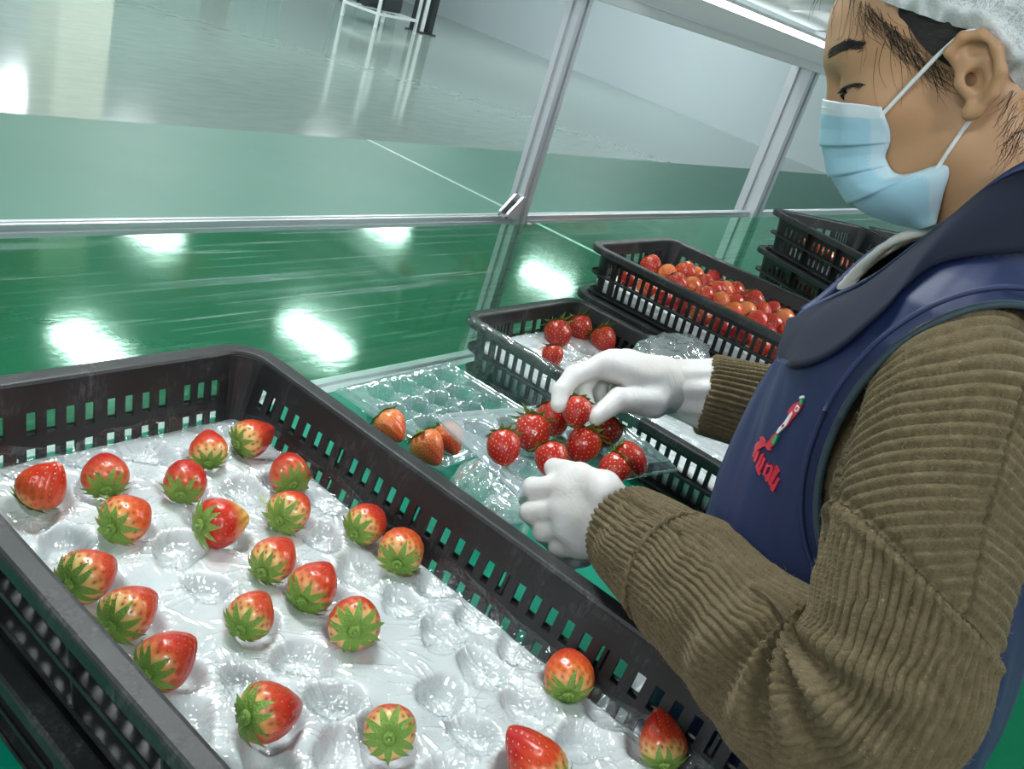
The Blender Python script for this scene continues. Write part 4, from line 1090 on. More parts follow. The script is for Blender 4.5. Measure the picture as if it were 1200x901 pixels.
# ---- head frame (x to her right, y forward, z up) -> world
HO = np.array([.8124, .1848, 1.4781])
HB = np.array([[0.98442, 0.17156, 0.03863], [-0.13470, 0.87686, -0.46149], [-0.11305, 0.44910, 0.88630]])
def hw(P): return HO + np.asarray(P, float) @ HB
def hl(P): return (np.asarray(P, float) - HO) @ HB.T
NECK_A = hl((.808, .165, 1.455)); NECK_B = hl((.808, .085, 1.375)); NECK_C = hl((.808, .06, 1.30))
def head_sdf(P):
    S = np.stack([np.abs(P[..., 0]), P[..., 1], P[..., 2]], -1)       # mirrored halves
    d = s_ell(S, (0, .000, .048), (.073, .098, .080))
    d = smin(d, s_ell(S, (0, .046, .040), (.061, .056, .062)), .02)    # forehead
    d = smin(d, s_ell(S, (0, .040, -.018), (.059, .058, .070)), .025)   # mid face
    d = smin(d, s_ell(S, (0, .040, -.066), (.046, .046, .036)), .02)    # jaw
    d = smin(d, s_cap(S, (.050, .006, -.050), (.018, .062, -.076), .013, .014), .022)
    d = smin(d, s_ell(S, (0, .066, -.076), (.020, .014, .014)), .016)
    d = smin(d, s_ell(S, (.043, .055, -.008), (.022, .026, .020)), .018)   # cheekbones
    d = smin(d, s_cap(S, (.012, .093, .034), (.042, .078, .038), .0095, .010), .014)  # brow
    d = smax(d, -s_ell(S, (.030, .100, .012), (.016, .014, .012)), .012)   # sockets
    d = smin(d, s_cap(S, (0, .0935, .026), (0, .1045, -.014), .0075, .0085), .012)
    d = smin(d, s_ell(S, (.009, .097, -.018), (.009, .009, .007)), .007)
    d = smin(d, s_ell(S, (0, .090, -.046), (.024, .013, .016)), .015)
    d = smin(d, s_ell(S, (.030, .0775, .0125), (.0150, .0142, .0125)), .005)   # closed-down lids
    lid = s_ell(S, (.030, .079, .0085), (.0160, .0142, .0022)); d = smax(d, -lid, .002)
    nk = smin(s_cap(P, NECK_A, NECK_B, .052, .054), s_cap(P, NECK_B, NECK_C, .054, .070), .03)
    d = smin(d, nk, .022)
    d = smin(d, s_cap(S, (.048, -.020, -.030), (.012, .030, -.140), .010, .010), .02)  # neck muscle
    # ears
    hx = [(.074, .004, .012), (.078, .009, .022), (.081, .000, .0300), (.084, -.012, .0290), (.087, -.021, .0180), (.087, -.023, .003), (.084, -.018, -.011), (.079, -.008, -.021), (.076, -.001, -.023)]
    e = s_ell(S, (.0775, -.008, .006), (.0050, .0145, .0225))
    for a, b in zip(hx[:-1], hx[1:]): e = smin(e, s_cap(S, a, b, .0040), .0025)
    e = smin(e, s_ell(S, (.0775, -.004, -.0205), (.0045, .0065, .0065)), .004)
    e = smax(e, -s_ell(S, (.0865, -.0070, .0000), (.0105, .0072, .0095)), .0025)        # concha
    e = smax(e, -s_ell(S, (.0860, -.0075, .0200), (.0075, .0085, .0050)), .0025)
    e = smax(e, -s_ell(S, (.076, -.0030, .0010), (.010, .0036, .0048)), .002)
    e = smin(e, s_cap(S, (.0805, -.0155, .012), (.081, -.0155, -.008), .0026), .003)   # antihelix
    e = smin(e, s_ell(S, (.0775, .0030, -.0005), (.0045, .0040, .0055)), .003)       # tragus
    d = smin(d, e, .005)
    d = smax(d, -s_ell(S, (.074, -.0030, .0010), (.012, .0030, .0040)), .0015)
    return d
HV, HF = sdf_mesh(head_sdf, (-.102, -.115, -.190), (.102, .140, .140), .0017)
def skin_x(y, z, side=-1):
    """x of the skin on her left (side -1) at head-local y, z"""
    y = np.atleast_1d(np.asarray(y, np.float32)); z = np.atleast_1d(np.asarray(z, np.float32)); xs = np.linspace(.075, 0, 160, dtype=np.float32)
    P = np.stack(np.broadcast_arrays(side * xs[None, :], y[:, None], z[:, None]), -1); d = head_sdf(P)
    hit = np.argmax(d < 0, axis=1); return side * xs[hit]
# ---- trunk, limbs (all under the clothes), one skin with the head
AL = [(.685, .070, 1.268), (.600, .035, 1.200), (.572, .016, 1.098), (.640, .160, 1.066), (.6960, .2750, 1.037)]
AR = [(.940, .070, 1.268), (1.02, .060, 1.21), (1.050, .10, 1.125), (.975, .255, 1.108), (.9196, .3536, 1.0959)]
def body_sdf(P):
    d = s_ell(P, (.812, .072, 1.17), (.140, .085, .19))
    d = smin(d, s_cap(P, (.71, .075, 1.275), (.91, .075, 1.275), .034), .06)
    d = smin(d, s_ell(P, (.812, .055, .93), (.150, .105, .16)), .08)
    d = smin(d, s_cap(P, (.808, .085, 1.375), (.808, .06, 1.28), .050, .07), .03)
    for s_, hip in ((-1, .735), (1, .889)):
        d = smin(d, s_cap(P, (hip, .05, .86), (hip, .06, .46), .080, .052), .03)
        d = smin(d, s_cap(P, (hip, .06, .46), (hip, .03, .09), .052, .036), .02)
        d = smin(d, s_cap(P, (hip, .03, .05), (hip, .17, .035), .034, .028), .02)
    for A_ in (AL, AR):
        for (a, b), (r0, r1) in zip(zip(A_[:-1], A_[1:]), ((.044, .041), (.041, .037), (.037, .032), (.032, .025))): d = smin(d, s_cap(P, a, b, r0, r1), .015)
    return d
BV, BF = sdf_mesh(body_sdf, (.50, -.09, -.01), (1.12, .40, 1.44), .0085)
# ---- hands
LH = dict(w=(.6966, .2744, 1.0374), t=[(.6884, .2935, 1.0640), (.7000, .3260, 1.0560), (.7130, .3620, 1.0400)],
          f=[[(.6925, .3313, 1.043), (.6909, .3640, 1.0213), (.7060, .3725, .9985), (.7290, .3640, .9920)],
             [(.687, .3251, 1.0243), (.682, .3532, 1.0029), (.7041, .350, .9830), (.7273, .3403, .981)],
             [(.6865, .3136, 1.0093), (.6829, .3345, .9921), (.7064, .3283, .9730), (.7254, .318, .973)],
             [(.6894, .2958, .9984), (.6837, .3130, .9858), (.7004, .3065, .9697), (.7186, .2983, .9705)]])
RH = dict(w=(.9196, .3536, 1.0959), t=[(.8735, .3568, 1.0844), (.8310, .3760, 1.0866), (.7985, .3795, 1.0705)],
          f=[[(.8336, .4112, 1.1094), (.8013, .4222, 1.0966), (.783, .4198, 1.0825), (.7751, .413, 1.0712)],
             [(.8525, .4122, 1.1101), (.8295, .4194, 1.0933), (.8172, .4136, 1.0795), (.8116, .3997, 1.0691)],
             [(.8763, .409, 1.1081), (.8568, .4172, 1.0866), (.8467, .4091, 1.0744), (.8413, .3956, 1.0675)],
             [(.8973, .4025, 1.1038), (.8831, .4118, 1.0816), (.8756, .4051, 1.0711), (.8693, .3938, 1.0652)]])
def hand_sdf(P, H, grow=0.0, k=.006, wr=.026):
    w = np.array(H['w']); d = None
    mc = [np.array(f[0]) for f in H['f']]
    for i, m in enumerate(mc):
        c = s_cap(P, w + (m - w) * .12 + (mc[i] - mc[1]) * .35, m, .0175, .0125 if i < 3 else .0115)
        d = c if d is None else smin(d, c, .014)
    for a, b in zip(mc[:-1], mc[1:]): d = smin(d, s_cap(P, a * .9 + w * .1, b * .9 + w * .1, .0115), .010)
    d = smin(d, s_cap(P, w - (mc[1] - w) * .30, w + (mc[1] - w) * .25, wr, .024), .018)
    for i, f in enumerate(H['f']):
        r = [(.0110, .0100, .0092, .0082), (.0112, .0102, .0094, .0084), (.0106, .0098, .0090, .0080), (.0095, .0088, .0080, .0072)][i]
        fd = None
        for j in range(3):
            c = s_cap(P, f[j], f[j + 1], r[j], r[j + 1]); fd = c if fd is None else smin(fd, c, .003)
        d = smin(d, fd, .0045)
    t = H['t']; td = smin(s_cap(P, w * .45 + np.array(t[0]) * .55, t[0], .019, .0155), smin(s_cap(P, t[0], t[1], .0150, .0118), s_cap(P, t[1], t[2], .0115, .0090), .004), .008)
    d = smin(d, td, .010)
    return d - grow
def hand_region(H, pad=.035):
    pts = np.array([H['w']] + H['t'] + [p for f in H['f'] for p in f]); return pts.min(0) - pad, pts.max(0) + pad
parts_V, parts_F, kk = [], [], 0
def push(V, F):
    global kk
    parts_V.append(V); parts_F.append(F + kk); kk += len(V)
push(hw(HV), HF); push(BV, BF)
for H in (LH, RH):
    lo, hi = hand_region(H, .03); v, f = sdf_mesh(lambda P: hand_sdf(P, H, -.0022), tuple(lo), tuple(hi), .0032); push(v, f)
pmesh('body', np.concatenate(parts_V), np.concatenate(parts_F), M_SKIN)
for H, lab in ((LH, 'near glove'), (RH, 'far glove')):
    lo, hi = hand_region(H)
    def gl(P):
        n = value_noise3(P * np.array([45, 80, 60]), 5) * .0007
        return hand_sdf(P, H, .0006) + n
    v, f = sdf_mesh(gl, tuple(lo), tuple(hi), .0017)
    o = pmesh('glove', v, f, M_GLOVE)
    # loose glove cuff around the wrist
    w = np.array(H['w']); A_ = np.array((AL if H is LH else AR)[3]); dirw = (A_ - w) / np.linalg.norm(A_ - w); mcd = np.array(H['f'][1][0])
    P = [w + dirw * t for t in np.linspace(-.022, .030, 16)]; T, A1, B1 = frames_along(P)
    th = np.linspace(0, 2 * np.pi, 64, endpoint=False); V = []
    for i in range(16):
        s = i / 15; r = .0275 + .007 * s ** 1.5
        rr = r + .0022 * s * np.cos(9 * th + 3 * s) + .0015 * s * np.cos(5 * th + 1)
        V.append(np.array(P[i]) + (rr * np.cos(th))[:, None] * A1[i] * 1.1 + (rr * np.sin(th))[:, None] * B1[i] * 1.0)
    c = pmesh('glove_cuff', np.concatenate(V), grid_faces(16, 64, False, True), M_GLOVE, o)
    sm = c.modifiers.new('thickness', 'SOLIDIFY'); sm.thickness = .0006

# ---- eyes, brow, lashes
for sd in (-1, 1):
    bm = bmesh.new(); bmesh.ops.create_uvsphere(bm, u_segments=20, v_segments=14, radius=.0122, matrix=Matrix.Translation(Vector(hw((sd * .030, .0775, .0105)) - PO)))
    e = from_bm('eye', bm, M_EYEW, person, True)
    bm = bmesh.new(); bmesh.ops.create_uvsphere(bm, u_segments=16, v_segments=10, radius=.0078, matrix=Matrix.Translation(Vector(hw((sd * .031, .0845, .0080)) - PO)))
    from_bm('iris', bm, M_DARK, e, True)
    ys = np.linspace(.0685, .0905, 14); zl = .0118 - .0018 * ((ys - .080) / .011) ** 2 - .001 * (ys > .088)
    xs = skin_x(ys, zl + .0022, sd) + sd * .0004
    P = hw(np.stack([xs, ys, zl], 1)); V, F = tube_np(P, np.interp(np.linspace(0, 1, 14), [0, .3, 1], [.0006, .0017, .0011]), 6)
    mb = MB(); mb.add(V, F); r = np.random.RandomState(3)
    for k in range(22):
        i = r.randint(1, 13); a = np.array([xs[i], ys[i], zl[i]]); d = np.array([sd * r.uniform(.1, .5), .8, -.55 + r.normal(0, .15)]); ln = r.uniform(.004, .007)
        V, F = tube_np(hw(np.array([a, a + d * ln * .5, a + d * ln + np.array([0, 0, .0012])])), [.0003, .00025, .0001], 4); mb.add(V, F)
    lash = mb.build('eyelashes', M_HAIR, person); lash.data.transform(Matrix.Translation(Vector(-PO))); tag(lash, kind='stuff')
    mb = MB(); r = np.random.RandomState(5)
    for k in range(260):
        t = r.uniform(0, 1); y = .0985 - .027 * t + r.normal(0, .0006); z = .0375 + .0045 * math.sin(t * 2.6) + r.normal(0, .0023) * (1 - .5 * t) - .002 * t
        if y > .0995: continue
        x = float(skin_x(y, z, sd)[0]) + sd * .0003; a = np.array([x, y, z]); b = a + np.array([sd * .0016, -.0055, .0012 + r.normal(0, .0008)])
        b[0] = float(skin_x(b[1], b[2], sd)[0]) + sd * .0006
        V, F = tube_np(hw(np.array([a, (a + b) / 2 + np.array([sd * .0004, 0, .0003]), b])), [.0003, .00026, .0001], 4); mb.add(V, F)
    br_ = mb.build('eyebrow', M_HAIR, person); br_.data.transform(Matrix.Translation(Vector(-PO))); tag(br_, kind='stuff')

# ---- hair and hair net: caps grown from the crown down to an edge line
def cap(name, edge, off, mat, n_az=160, n_r=46, noise_amp=.0, seed=1, ruffle=0.0, band=0.0, puff=0.0, parent=None):
    az = np.linspace(0, 2 * np.pi, n_az, endpoint=False); c0 = np.array([0, .0, .048]); rad = np.array([.073, .098, .080])
    al = np.linspace(0.0, 2.75, 240)
    def pt(a, b, o):
        d = np.stack([np.sin(b) * np.cos(a), np.sin(b) * np.sin(a), np.cos(b)], -1)
        t = math.radians(18); dy = d[..., 1] * math.cos(t) - d[..., 2] * math.sin(t); dz = d[..., 1] * math.sin(t) + d[..., 2] * math.cos(t)
        d = np.stack([d[..., 0], dy, dz], -1); return c0 + d * (rad + np.asarray(o)[..., None])
    Aq, Bq = np.meshgrid(az, al, indexing='ij'); Pq = pt(Aq, Bq, np.full(Aq.shape, .004)); out = ~edge(Pq); out[:, 0] = False
    lim = np.array([al[np.argmax(o_)] if o_.any() else al[-1] for o_ in out])
    ker = np.ones(5) / 5; lim = np.convolve(np.concatenate([lim[-2:], lim, lim[:2]]), ker, 'valid')
    S = np.linspace(0.0, 1, n_r); Bv = lim[:, None] * S[None, :]; Av = np.repeat(az[:, None], n_r, 1)
    o_ = off + puff * np.sin(np.pi * np.clip(S, 0, 1) ** .8)[None, :] ** .8 * np.ones((n_az, 1))
    if ruffle:
        e = np.clip((S - .86) / .14, 0, 1)[None, :]
        o_ = o_ + ruffle * e * np.cos(az * 46)[:, None] * .8 + .0035 * np.exp(-((S - .93) / .035) ** 2)[None, :] + ruffle * .7 * np.cos(az * 23 + 1)[:, None] * np.clip((S - .35) / .6, 0, 1)[None, :]
    P = pt(Av, Bv, o_)
    if noise_amp: P = P + ((value_noise3(P * 60, seed) + .5 * value_noise3(P * 130, seed + 1)) * noise_amp)[..., None] * (P - c0) / np.linalg.norm(P - c0, axis=-1)[..., None]
    o = pmesh(name, hw(P.reshape(-1, 3)), grid_faces(n_az, n_r, True, False), mat, parent)
    if band: fattr(o, 'band', np.tile((S > band).astype(float) * .95, (n_az, 1)))
    return o
def net_edge(P):
    ze = np.interp(P[..., 1], [-.12, -.075, -.036, -.022, -.010, .004, .054, .095, .12], [-.075, -.052, -.016, .008, .031, .036, .066, .092, .11])
    return P[..., 2] > ze + .002
def hair_edge(P):
    yh = np.interp(P[..., 2], [-.06, -.03, -.005, .010, .027, .053, .068, .09], [-.034, -.030, -.024, .008, .026, .040, .064, .078])
    return (P[..., 1] < yh) & (P[..., 2] > -.055)
hair = cap('hair', hair_edge, .0022, M_HAIR, 200, 60, .0012, 4)
cap('hair_net', net_edge, .0055, M_NET, 320, 70, .0035, 11, .0022, .90, .014)
mb = MB(); r = np.random.RandomState(12)
def strand(pts, r0=.00022):
    global mb
    P = spline(np.array(pts), 12); V, F = tube_np(hw(P), np.linspace(r0, r0 * .35, 12), 4); mb.add(V, F)
for k in range(12):          # wisps over the forehead
    y0 = .070 + r.uniform(-.012, .022); z0 = .072 + (y0 - .07) * .9; ln = r.uniform(.02, .05); x0 = float(skin_x(min(y0, .098), z0)[0])
    pts = []
    for t in np.linspace(0, 1, 5):
        z = z0 - ln * t; y = min(y0 + .006 * t + r.normal(0, .0012), .1015); pts.append((float(skin_x(min(y, .099), z)[0]) - .0012 - .002 * t, y, z))
    strand(pts)
for k in range(8):          # flyaways off the brow
    a = np.array([-.02 + r.uniform(-.02, .02), .092, .088]); d = np.array([r.uniform(-.2, .2), .8, r.uniform(-.6, .3)]); ln = r.uniform(.015, .032)
    strand([a, a + d * ln * .4 + np.array([0, 0, .004]), a + d * ln * .8, a + d * ln + np.array([0, 0, -.008])])
for k in range(230):         # temple and sideburn, swept back and down
    u = r.uniform(0, 1); y0 = .066 - .058 * u + r.normal(0, .004); z0 = .068 - .064 * u + r.normal(0, .003); ln = r.uniform(.008, .026); bk = r.uniform(-.1, .9)
    pts = [(float(skin_x(y0 - bk * ln * t * t, z0 - ln * t * .9)[0]) - .0006, y0 - bk * ln * t * t + .003 * (1 - t), z0 - ln * t * .9) for t in np.linspace(0, 1, 5)]; strand(pts, .00014)
for k in range(6):           # a few long loose ones on the cheek
    y0 = .03 + r.uniform(-.01, .03); z0 = .040 + r.uniform(-.006, .012); ln = r.uniform(.03, .05); w_ = r.uniform(-.010, .006)
    pts = [(float(skin_x(y0 + w_ * math.sin(3 * t), z0 - ln * t)[0]) - .0009, y0 + w_ * math.sin(3 * t), z0 - ln * t) for t in np.linspace(0, 1, 6)]; strand(pts, .00020)
for k in range(120):         # nape
    y0 = -.040 + r.uniform(-.02, .012); z0 = -.022 + r.uniform(-.03, .012); ln = r.uniform(.008, .026)
    pts = [(float(skin_x(y0 + .014 * t, z0 - ln * t)[0]) - .0005, y0 + .014 * t * r.uniform(.6, 1.2), z0 - ln * t) for t in np.linspace(0, 1, 4)]; strand(pts, .00018)
o = mb.build('loose_strands', M_HAIR, hair); o.data.transform(Matrix.Translation(Vector(-PO))); tag(o, kind='stuff')

# ---- face mask
prof = np.array([(.1100, .0065), (.1135, -.010), (.1150, -.026), (.1130, -.0430), (.1060, -.0625), (.0930, -.0815), (.0700, -.0975), (.0430, -.1060)])
side = np.array([(.0560, -.0080), (.0535, -.0200), (.0545, -.0330), (.0585, -.0460), (.0520, -.0575), (.0385, -.0600), (.0165, -.0600), (.0230, -.1010)])
side = np.array([(.0560, -.0080), (.0538, -.0225), (.0545, -.0350), (.0580, -.0475), (.0470, -.0610), (.0150, -.0575), (.0190, -.0790), (.0245, -.1010)])
prof = np.array([(.1085, .0065), (.1120, -.0120), (.1130, -.0300), (.1100, -.0490), (.1015, -.0690), (.0865, -.0870), (.0650, -.0995), (.0430, -.1060)])
NVm, NUm = 110, 90
pv = spline(prof, NVm); sv = spline(side, NVm)
# width of the mask at each level, sitting just off the cheek
sx = -skin_x(np.clip(sv[:, 0], -.02, .075), np.clip(sv[:, 1], -.085, .02)) + .0022
sx = np.maximum(sx, .044); sx = np.convolve(np.pad(sx, 6, 'edge'), np.ones(13) / 13, 'valid')
w = np.linspace(-1, 1, NUm); V = []; band = []
tv = np.linspace(0, 1, NVm)
pleat = np.zeros(NVm)
for c_, a_ in ((.28, .0020), (.47, .0024), (.66, .0022)): pleat += a_ * np.clip(1 - (c_ - tv) / .10, 0, 1) * (tv < c_)
for i in range(NVm):
    cs = np.cos(w * np.pi / 2); cs_ = np.clip(cs, 0, 1) ** .85
    x = sx[i] * np.sin(w * np.pi / 2) * (1 + .10 * cs)
    y = sv[i, 0] + (pv[i, 0] - sv[i, 0]) * cs_; z = sv[i, 1] + (pv[i, 1] - sv[i, 1]) * cs_
    fold = pleat[i] * np.clip(cs, 0, 1) ** .25
    wr = .0010 * value_noise(w * 6 + 3, np.full(NUm, tv[i] * 5), 2)
    V.append(np.stack([x * (1 + (fold + wr) * 14), y + (fold + wr) * .9, z - fold * .5], -1))
    band.append(np.where(np.abs(w) > .90, .55, 0) + (1.0 if tv[i] < .085 else 0))
mask = pmesh('face_mask', hw(np.concatenate(V)), grid_faces(NVm, NUm), M_MASK)
fattr(mask, 'band', np.clip(np.concatenate(band), 0, 1))
sm = mask.modifiers.new('thickness', 'SOLIDIFY'); sm.thickness = .0012
V = np.concatenate(V).reshape(NVm, NUm, 3)
for nm, pts, rr in (('nose_wire', [V[5, j] for j in range(3, NUm - 3, 3)], .0011), ('edge_seam', [V[1, j] for j in range(0, NUm, 3)], .0009)):
    Vt, Ft = tube_np(hw(np.array(pts) + np.array([0, .0004, .0])), rr, 6); pmesh(nm, Vt, Ft, M_ELASTIC, mask)
for col in (1, 5):
    mbs = MB()
    for i in range(4, NVm - 2, 3):
        a, b = V[i, col], V[i + 1, col]; Vt, Ft = tube_np(hw(np.array([a, (a + b) / 2, b]) + np.array([-.0009, 0, 0])), .0005, 4); mbs.add(Vt, Ft)
    o = mbs.build('stitching', M_ELASTIC, mask); o.data.transform(Matrix.Translation(Vector(-PO))); tag(o, kind='stuff')
for sd, jj in ((-1, 1), (1, NUm - 2)):
    a = V[8, jj]; b = V[76, jj]
    up = [a, (sd * .0725, .030, .010), (sd * .0775, .012, .0245), (sd * .0820, -.004, .0330), (sd * .080, -.018, .026)]
    dn = [b, (sd * .066, .008, -.040), (sd * .0725, -.002, -.0275), (sd * .0755, -.014, -.017), (sd * .0765, -.022, .000)]
    for pts in (up, dn):
        P = spline(np.array(pts, float), 30)
        for q in P[3:20]:
            xk = abs(float(skin_x(q[1], q[2], sd)[0])) + .0012
            if abs(q[0]) < xk and q[1] > .006: q[0] = sd * xk
        Vt, Ft = tube_np(hw(P), .0017, 8); pmesh('ear_loop', Vt, Ft, M_ELASTIC, mask)

# ---- sweater sleeves: swept tubes with knitted ribs
def sleeve(name, pts, rads, nt, na, nrib, t_join=None, folds=(), cuff_from=None, seed=1, flat=1.0, ribamp=.0018):
    C4_ = spline(np.column_stack([pts, rads]), nt); P, R = C4_[:, :3], C4_[:, 3]
    k = np.ones(9) / 9
    for ax in range(3): P[4:-4, ax] = np.convolve(P[:, ax], k, 'valid')
    T, A, B = frames_along(P, (0, 1, 0)); L = np.concatenate([[0], np.cumsum(np.linalg.norm(np.diff(P, axis=0), axis=1))]); tt = np.linspace(0, 1, nt)
    th = np.linspace(0, 2 * np.pi, na, endpoint=False); TT, TH = np.meshgrid(L, th, indexing='ij'); tn = tt[:, None]
    wav = .10 * value_noise(TT * 40, TH * 1.6, seed) + .05 * value_noise(TT * 90, TH * 3, seed + 1)
    along = (TH + wav * .55) * nrib                                   # ribs running down the arm
    dth = (TH + np.pi / 2 + .45 + np.pi) % (2 * np.pi) - np.pi               # raglan seam: ribs meet in a chevron
    around = (TT - .016 * np.abs(dth)) * 2 * np.pi / .0072 + 1.0 * value_noise(TT * 20, TH * 1.5, seed + 5)
    if t_join is not None:
        tj = t_join - .05 * np.cos(TH)
        m = 1 / (1 + np.exp((tn - tj) * 900)); ph = np.where(m > .5, around, along)
    else: m = np.zeros_like(tn); ph = along
    rr = R[:, None] * (1 + .0 * TH) + ribamp * 2.0 * (np.abs(np.cos(ph / 2)) ** .7 - .7)
    if t_join is not None: rr = rr - .0026 * np.exp(-(dth / .022) ** 2) * (m > .5)
    rr = rr + .0042 * value_noise(TT * 16, TH * 1.2, seed + 7) + .0020 * value_noise(TT * 38, TH * 2.4, seed + 8)
    for (t0, ang, amp, wl, wt, wa) in folds:
        da = (TH - ang + np.pi) % (2 * np.pi) - np.pi
        rr = rr + amp * np.sin((tn - t0) * 2 * np.pi / wl + 1.2 * np.sin(da)) * np.exp(-((tn - t0) / wt) ** 2) * np.exp(-(da / wa) ** 2)
    if t_join is not None: rr = rr + .0022 * np.exp(-((tn - tj - .008) / .006) ** 2) - .0024 * np.exp(-((tn - tj + .004) / .004) ** 2)
    V = P[:, None, :] + (rr * np.cos(TH))[..., None] * A[:, None, :] + (rr * np.sin(TH))[..., None] * B[:, None, :] * flat
    o = pmesh(name, V.reshape(-1, 3), grid_faces(nt, na, False, True), M_KNIT)
    al = np.where(m > .5, TH * .06 + 0 * TT, TT)
    fattr(o, 'knit', np.stack([ph, al, 0 * ph], -1), 'FLOAT_VECTOR')
    return o, P, A, B, R
def cuff(parent, P, R, nrib=46, seed=2):
    """ribbed cuff from a list of centre points and radii, with a seam bead at its upper end"""
    P = spline(np.column_stack([P, R]), 70); R = P[:, 3]; P = P[:, :3]; T, A, B = frames_along(P, (0, 1, 0)); na = 46 * 10; th = np.linspace(0, 2 * np.pi, na, endpoint=False)
    L = np.linspace(0, np.linalg.norm(P[-1] - P[0]), 70); s = np.linspace(0, 1, 70)[:, None]
    ph = th[None, :] * nrib + 1.5 * value_noise(np.repeat(L[:, None] * 30, na, 1), np.repeat(th[None, :] * 1.5, 70, 0), seed)
    rr = R[:, None] + .0046 * (np.abs(np.cos(ph / 2)) ** .7 - .7) + .0025 * value_noise(L[:, None] * 18 + 0 * ph, th[None, :] * 1.1 + 0 * ph, seed + 3) - .006 * np.clip((s - .95) / .05, 0, 1) ** 2
    V = P[:, None, :] + (rr * np.cos(th))[..., None] * A[:, None, :] + (rr * np.sin(th))[..., None] * B[:, None, :]
    # turn the edge in at the hand end
    V2 = P[-1] + (rr[-1] - .009)[:, None] * (np.cos(th)[:, None] * A[-1] + np.sin(th)[:, None] * B[-1]) - T[-1] * .012
    V = np.concatenate([V.reshape(-1, 3), V2])
    o = pmesh('cuff', V, grid_faces(71, na, False, True), M_KNIT, parent)
    ph = np.concatenate([ph.reshape(-1), ph[-1]]); fattr(o, 'knit', np.stack([ph, np.concatenate([np.repeat(L, na), np.full(na, L[-1])]), 0 * ph], -1), 'FLOAT_VECTOR')
    ring = P[1] + (rr[1] + .0008)[:, None] * (np.cos(th)[:, None] * A[1] + np.sin(th)[:, None] * B[1]) + T[1] * .002 * np.sin(th * 3)[:, None]
    ring = np.concatenate([ring[::6], ring[:1]]); Vt, Ft = tube_np(ring, .0021, 8); b = pmesh('cuff_seam', Vt, Ft, M_KNIT, parent)
    fattr(b, 'knit', np.stack([np.tile(np.linspace(0, 6.28, 8), len(ring)), np.repeat(np.arange(len(ring)) * .006, 8), np.zeros(len(ring) * 8)], -1) if len(Vt) == len(ring) * 8 else np.zeros((len(Vt), 3)), 'FLOAT_VECTOR')
    return o
SL = [(.700, .074, 1.302), (.657, .065, 1.286), (.612, .047, 1.226), (.581, .025, 1.162), (.566, .018, 1.112), (.574, .044, 1.082), (.600, .095, 1.073), (.630, .150, 1.066), (.655, .200, 1.056), (.676, .240, 1.047)]
SR_ = [.050, .056, .0585, .0590, .0615, .0625, .0600, .0550, .0495, .0450]
slv, P_, A_, B_, R_ = sleeve('sleeve', SL, SR_, 560, 600, 60, .29, [(.485, -.5, .011, .055, .055, .85), (.555, -.3, .010, .060, .060, .9), (.42, -.7, .007, .055, .05, .8), (.64, -.8, .005, .085, .09, 1.1), (.53, -2.2, .004, .09, .08, 1.0)])
cuff(slv, [(.649, .188, 1.0585), (.668, .223, 1.0505), (.688, .262, 1.0405)], [.0505, .0480, .0430])
r = np.random.RandomState(77); mb = MB()
me_ = slv.data; co = np.zeros(len(me_.vertices) * 3); me_.vertices.foreach_get('co', co); co = co.reshape(-1, 3); no = np.zeros_like(co).reshape(-1); me_.vertices.foreach_get('normal', no); no = no.reshape(-1, 3)
cen = np.repeat(P_, 600, 0) - PO; no = np.where(((co - cen) * no).sum(1)[:, None] < 0, -no, no)
for i in r.choice(len(co), 3600, replace=False):
    n_ = no[i]; t_ = np.cross(n_, r.normal(0, 1, 3)); t_ /= np.linalg.norm(t_) + 1e-9; l_ = r.uniform(.0015, .0045)
    P4 = np.array([co[i], co[i] + n_ * l_ * .5 + t_ * l_ * .4, co[i] + n_ * l_ * .6 + t_ * l_]); Vt, Ft = tube_np(P4, [.00016, .00014, .00006], 3, cap=False); mb.add(Vt, Ft)
M_FUZZ = m_simple('wool_fuzz', (0.24, 0.19, 0.115, 1), 0.9)
tag(mb.build('wool_fuzz', M_FUZZ, slv), kind='stuff')
SLR = [(.940, .080, 1.312), (.980, .072, 1.285), (1.015, .065, 1.22), (1.040, .075, 1.16), (1.045, .11, 1.125), (1.02, .175, 1.113), (.985, .240, 1.108), (.960, .285, 1.104)]
slr, *_ = sleeve('sleeve', SLR, [.052, .058, .060, .060, .062, .056, .049, .0455], 260, 480, 52, .30, [(.56, 2.0, .006, .08, .1, 1.2)], seed=21)
cuff(slr, [(.990, .233, 1.109), (.966, .276, 1.1045), (.935, .331, 1.0985)], [.0495, .0475, .0435], 42, 8)

# ---- navy vest
VZ = np.array([.66, .80, .92, 1.02, 1.12, 1.20, 1.265, 1.305, 1.335, 1.358, 1.376, 1.392])
VCY = np.array([.040, .045, .055, .066, .076, .082, .086, .086, .085, .083, .080, .078])
VA = np.array([.172, .172, .174, .180, .187, .188, .186, .180, .166, .140, .108, .072])
VFr = np.array([.150, .150, .152, .152, .150, .142, .130, .118, .100, .078, .062, .052])
VBk = np.array([.142, .138, .135, .135, .134, .128, .118, .108, .094, .074, .060, .052])
VCX = .8125
def vest_pt(z, th, n=2.35):
    cy, a, f, b = (np.interp(z, VZ, q) for q in (VCY, VA, VFr, VBk))
    c, s = np.cos(th), np.sin(th); e = 2 / n
    x = VCX + a * np.sign(c) * np.abs(c) ** e; d = np.where(s > 0, f, b); y = cy + d * np.sign(s) * np.abs(s) ** e
    return np.stack([x, y, z + 0 * x], -1)
nz_, na_ = 190, 330
zz = np.interp(np.linspace(0, 1, nz_), [0, .55, 1], [.66, 1.18, 1.392]); th = np.linspace(0, 2 * np.pi, na_, endpoint=False)
Zg, Tg = np.meshgrid(zz, th, indexing='ij'); VV = vest_pt(Zg, Tg)
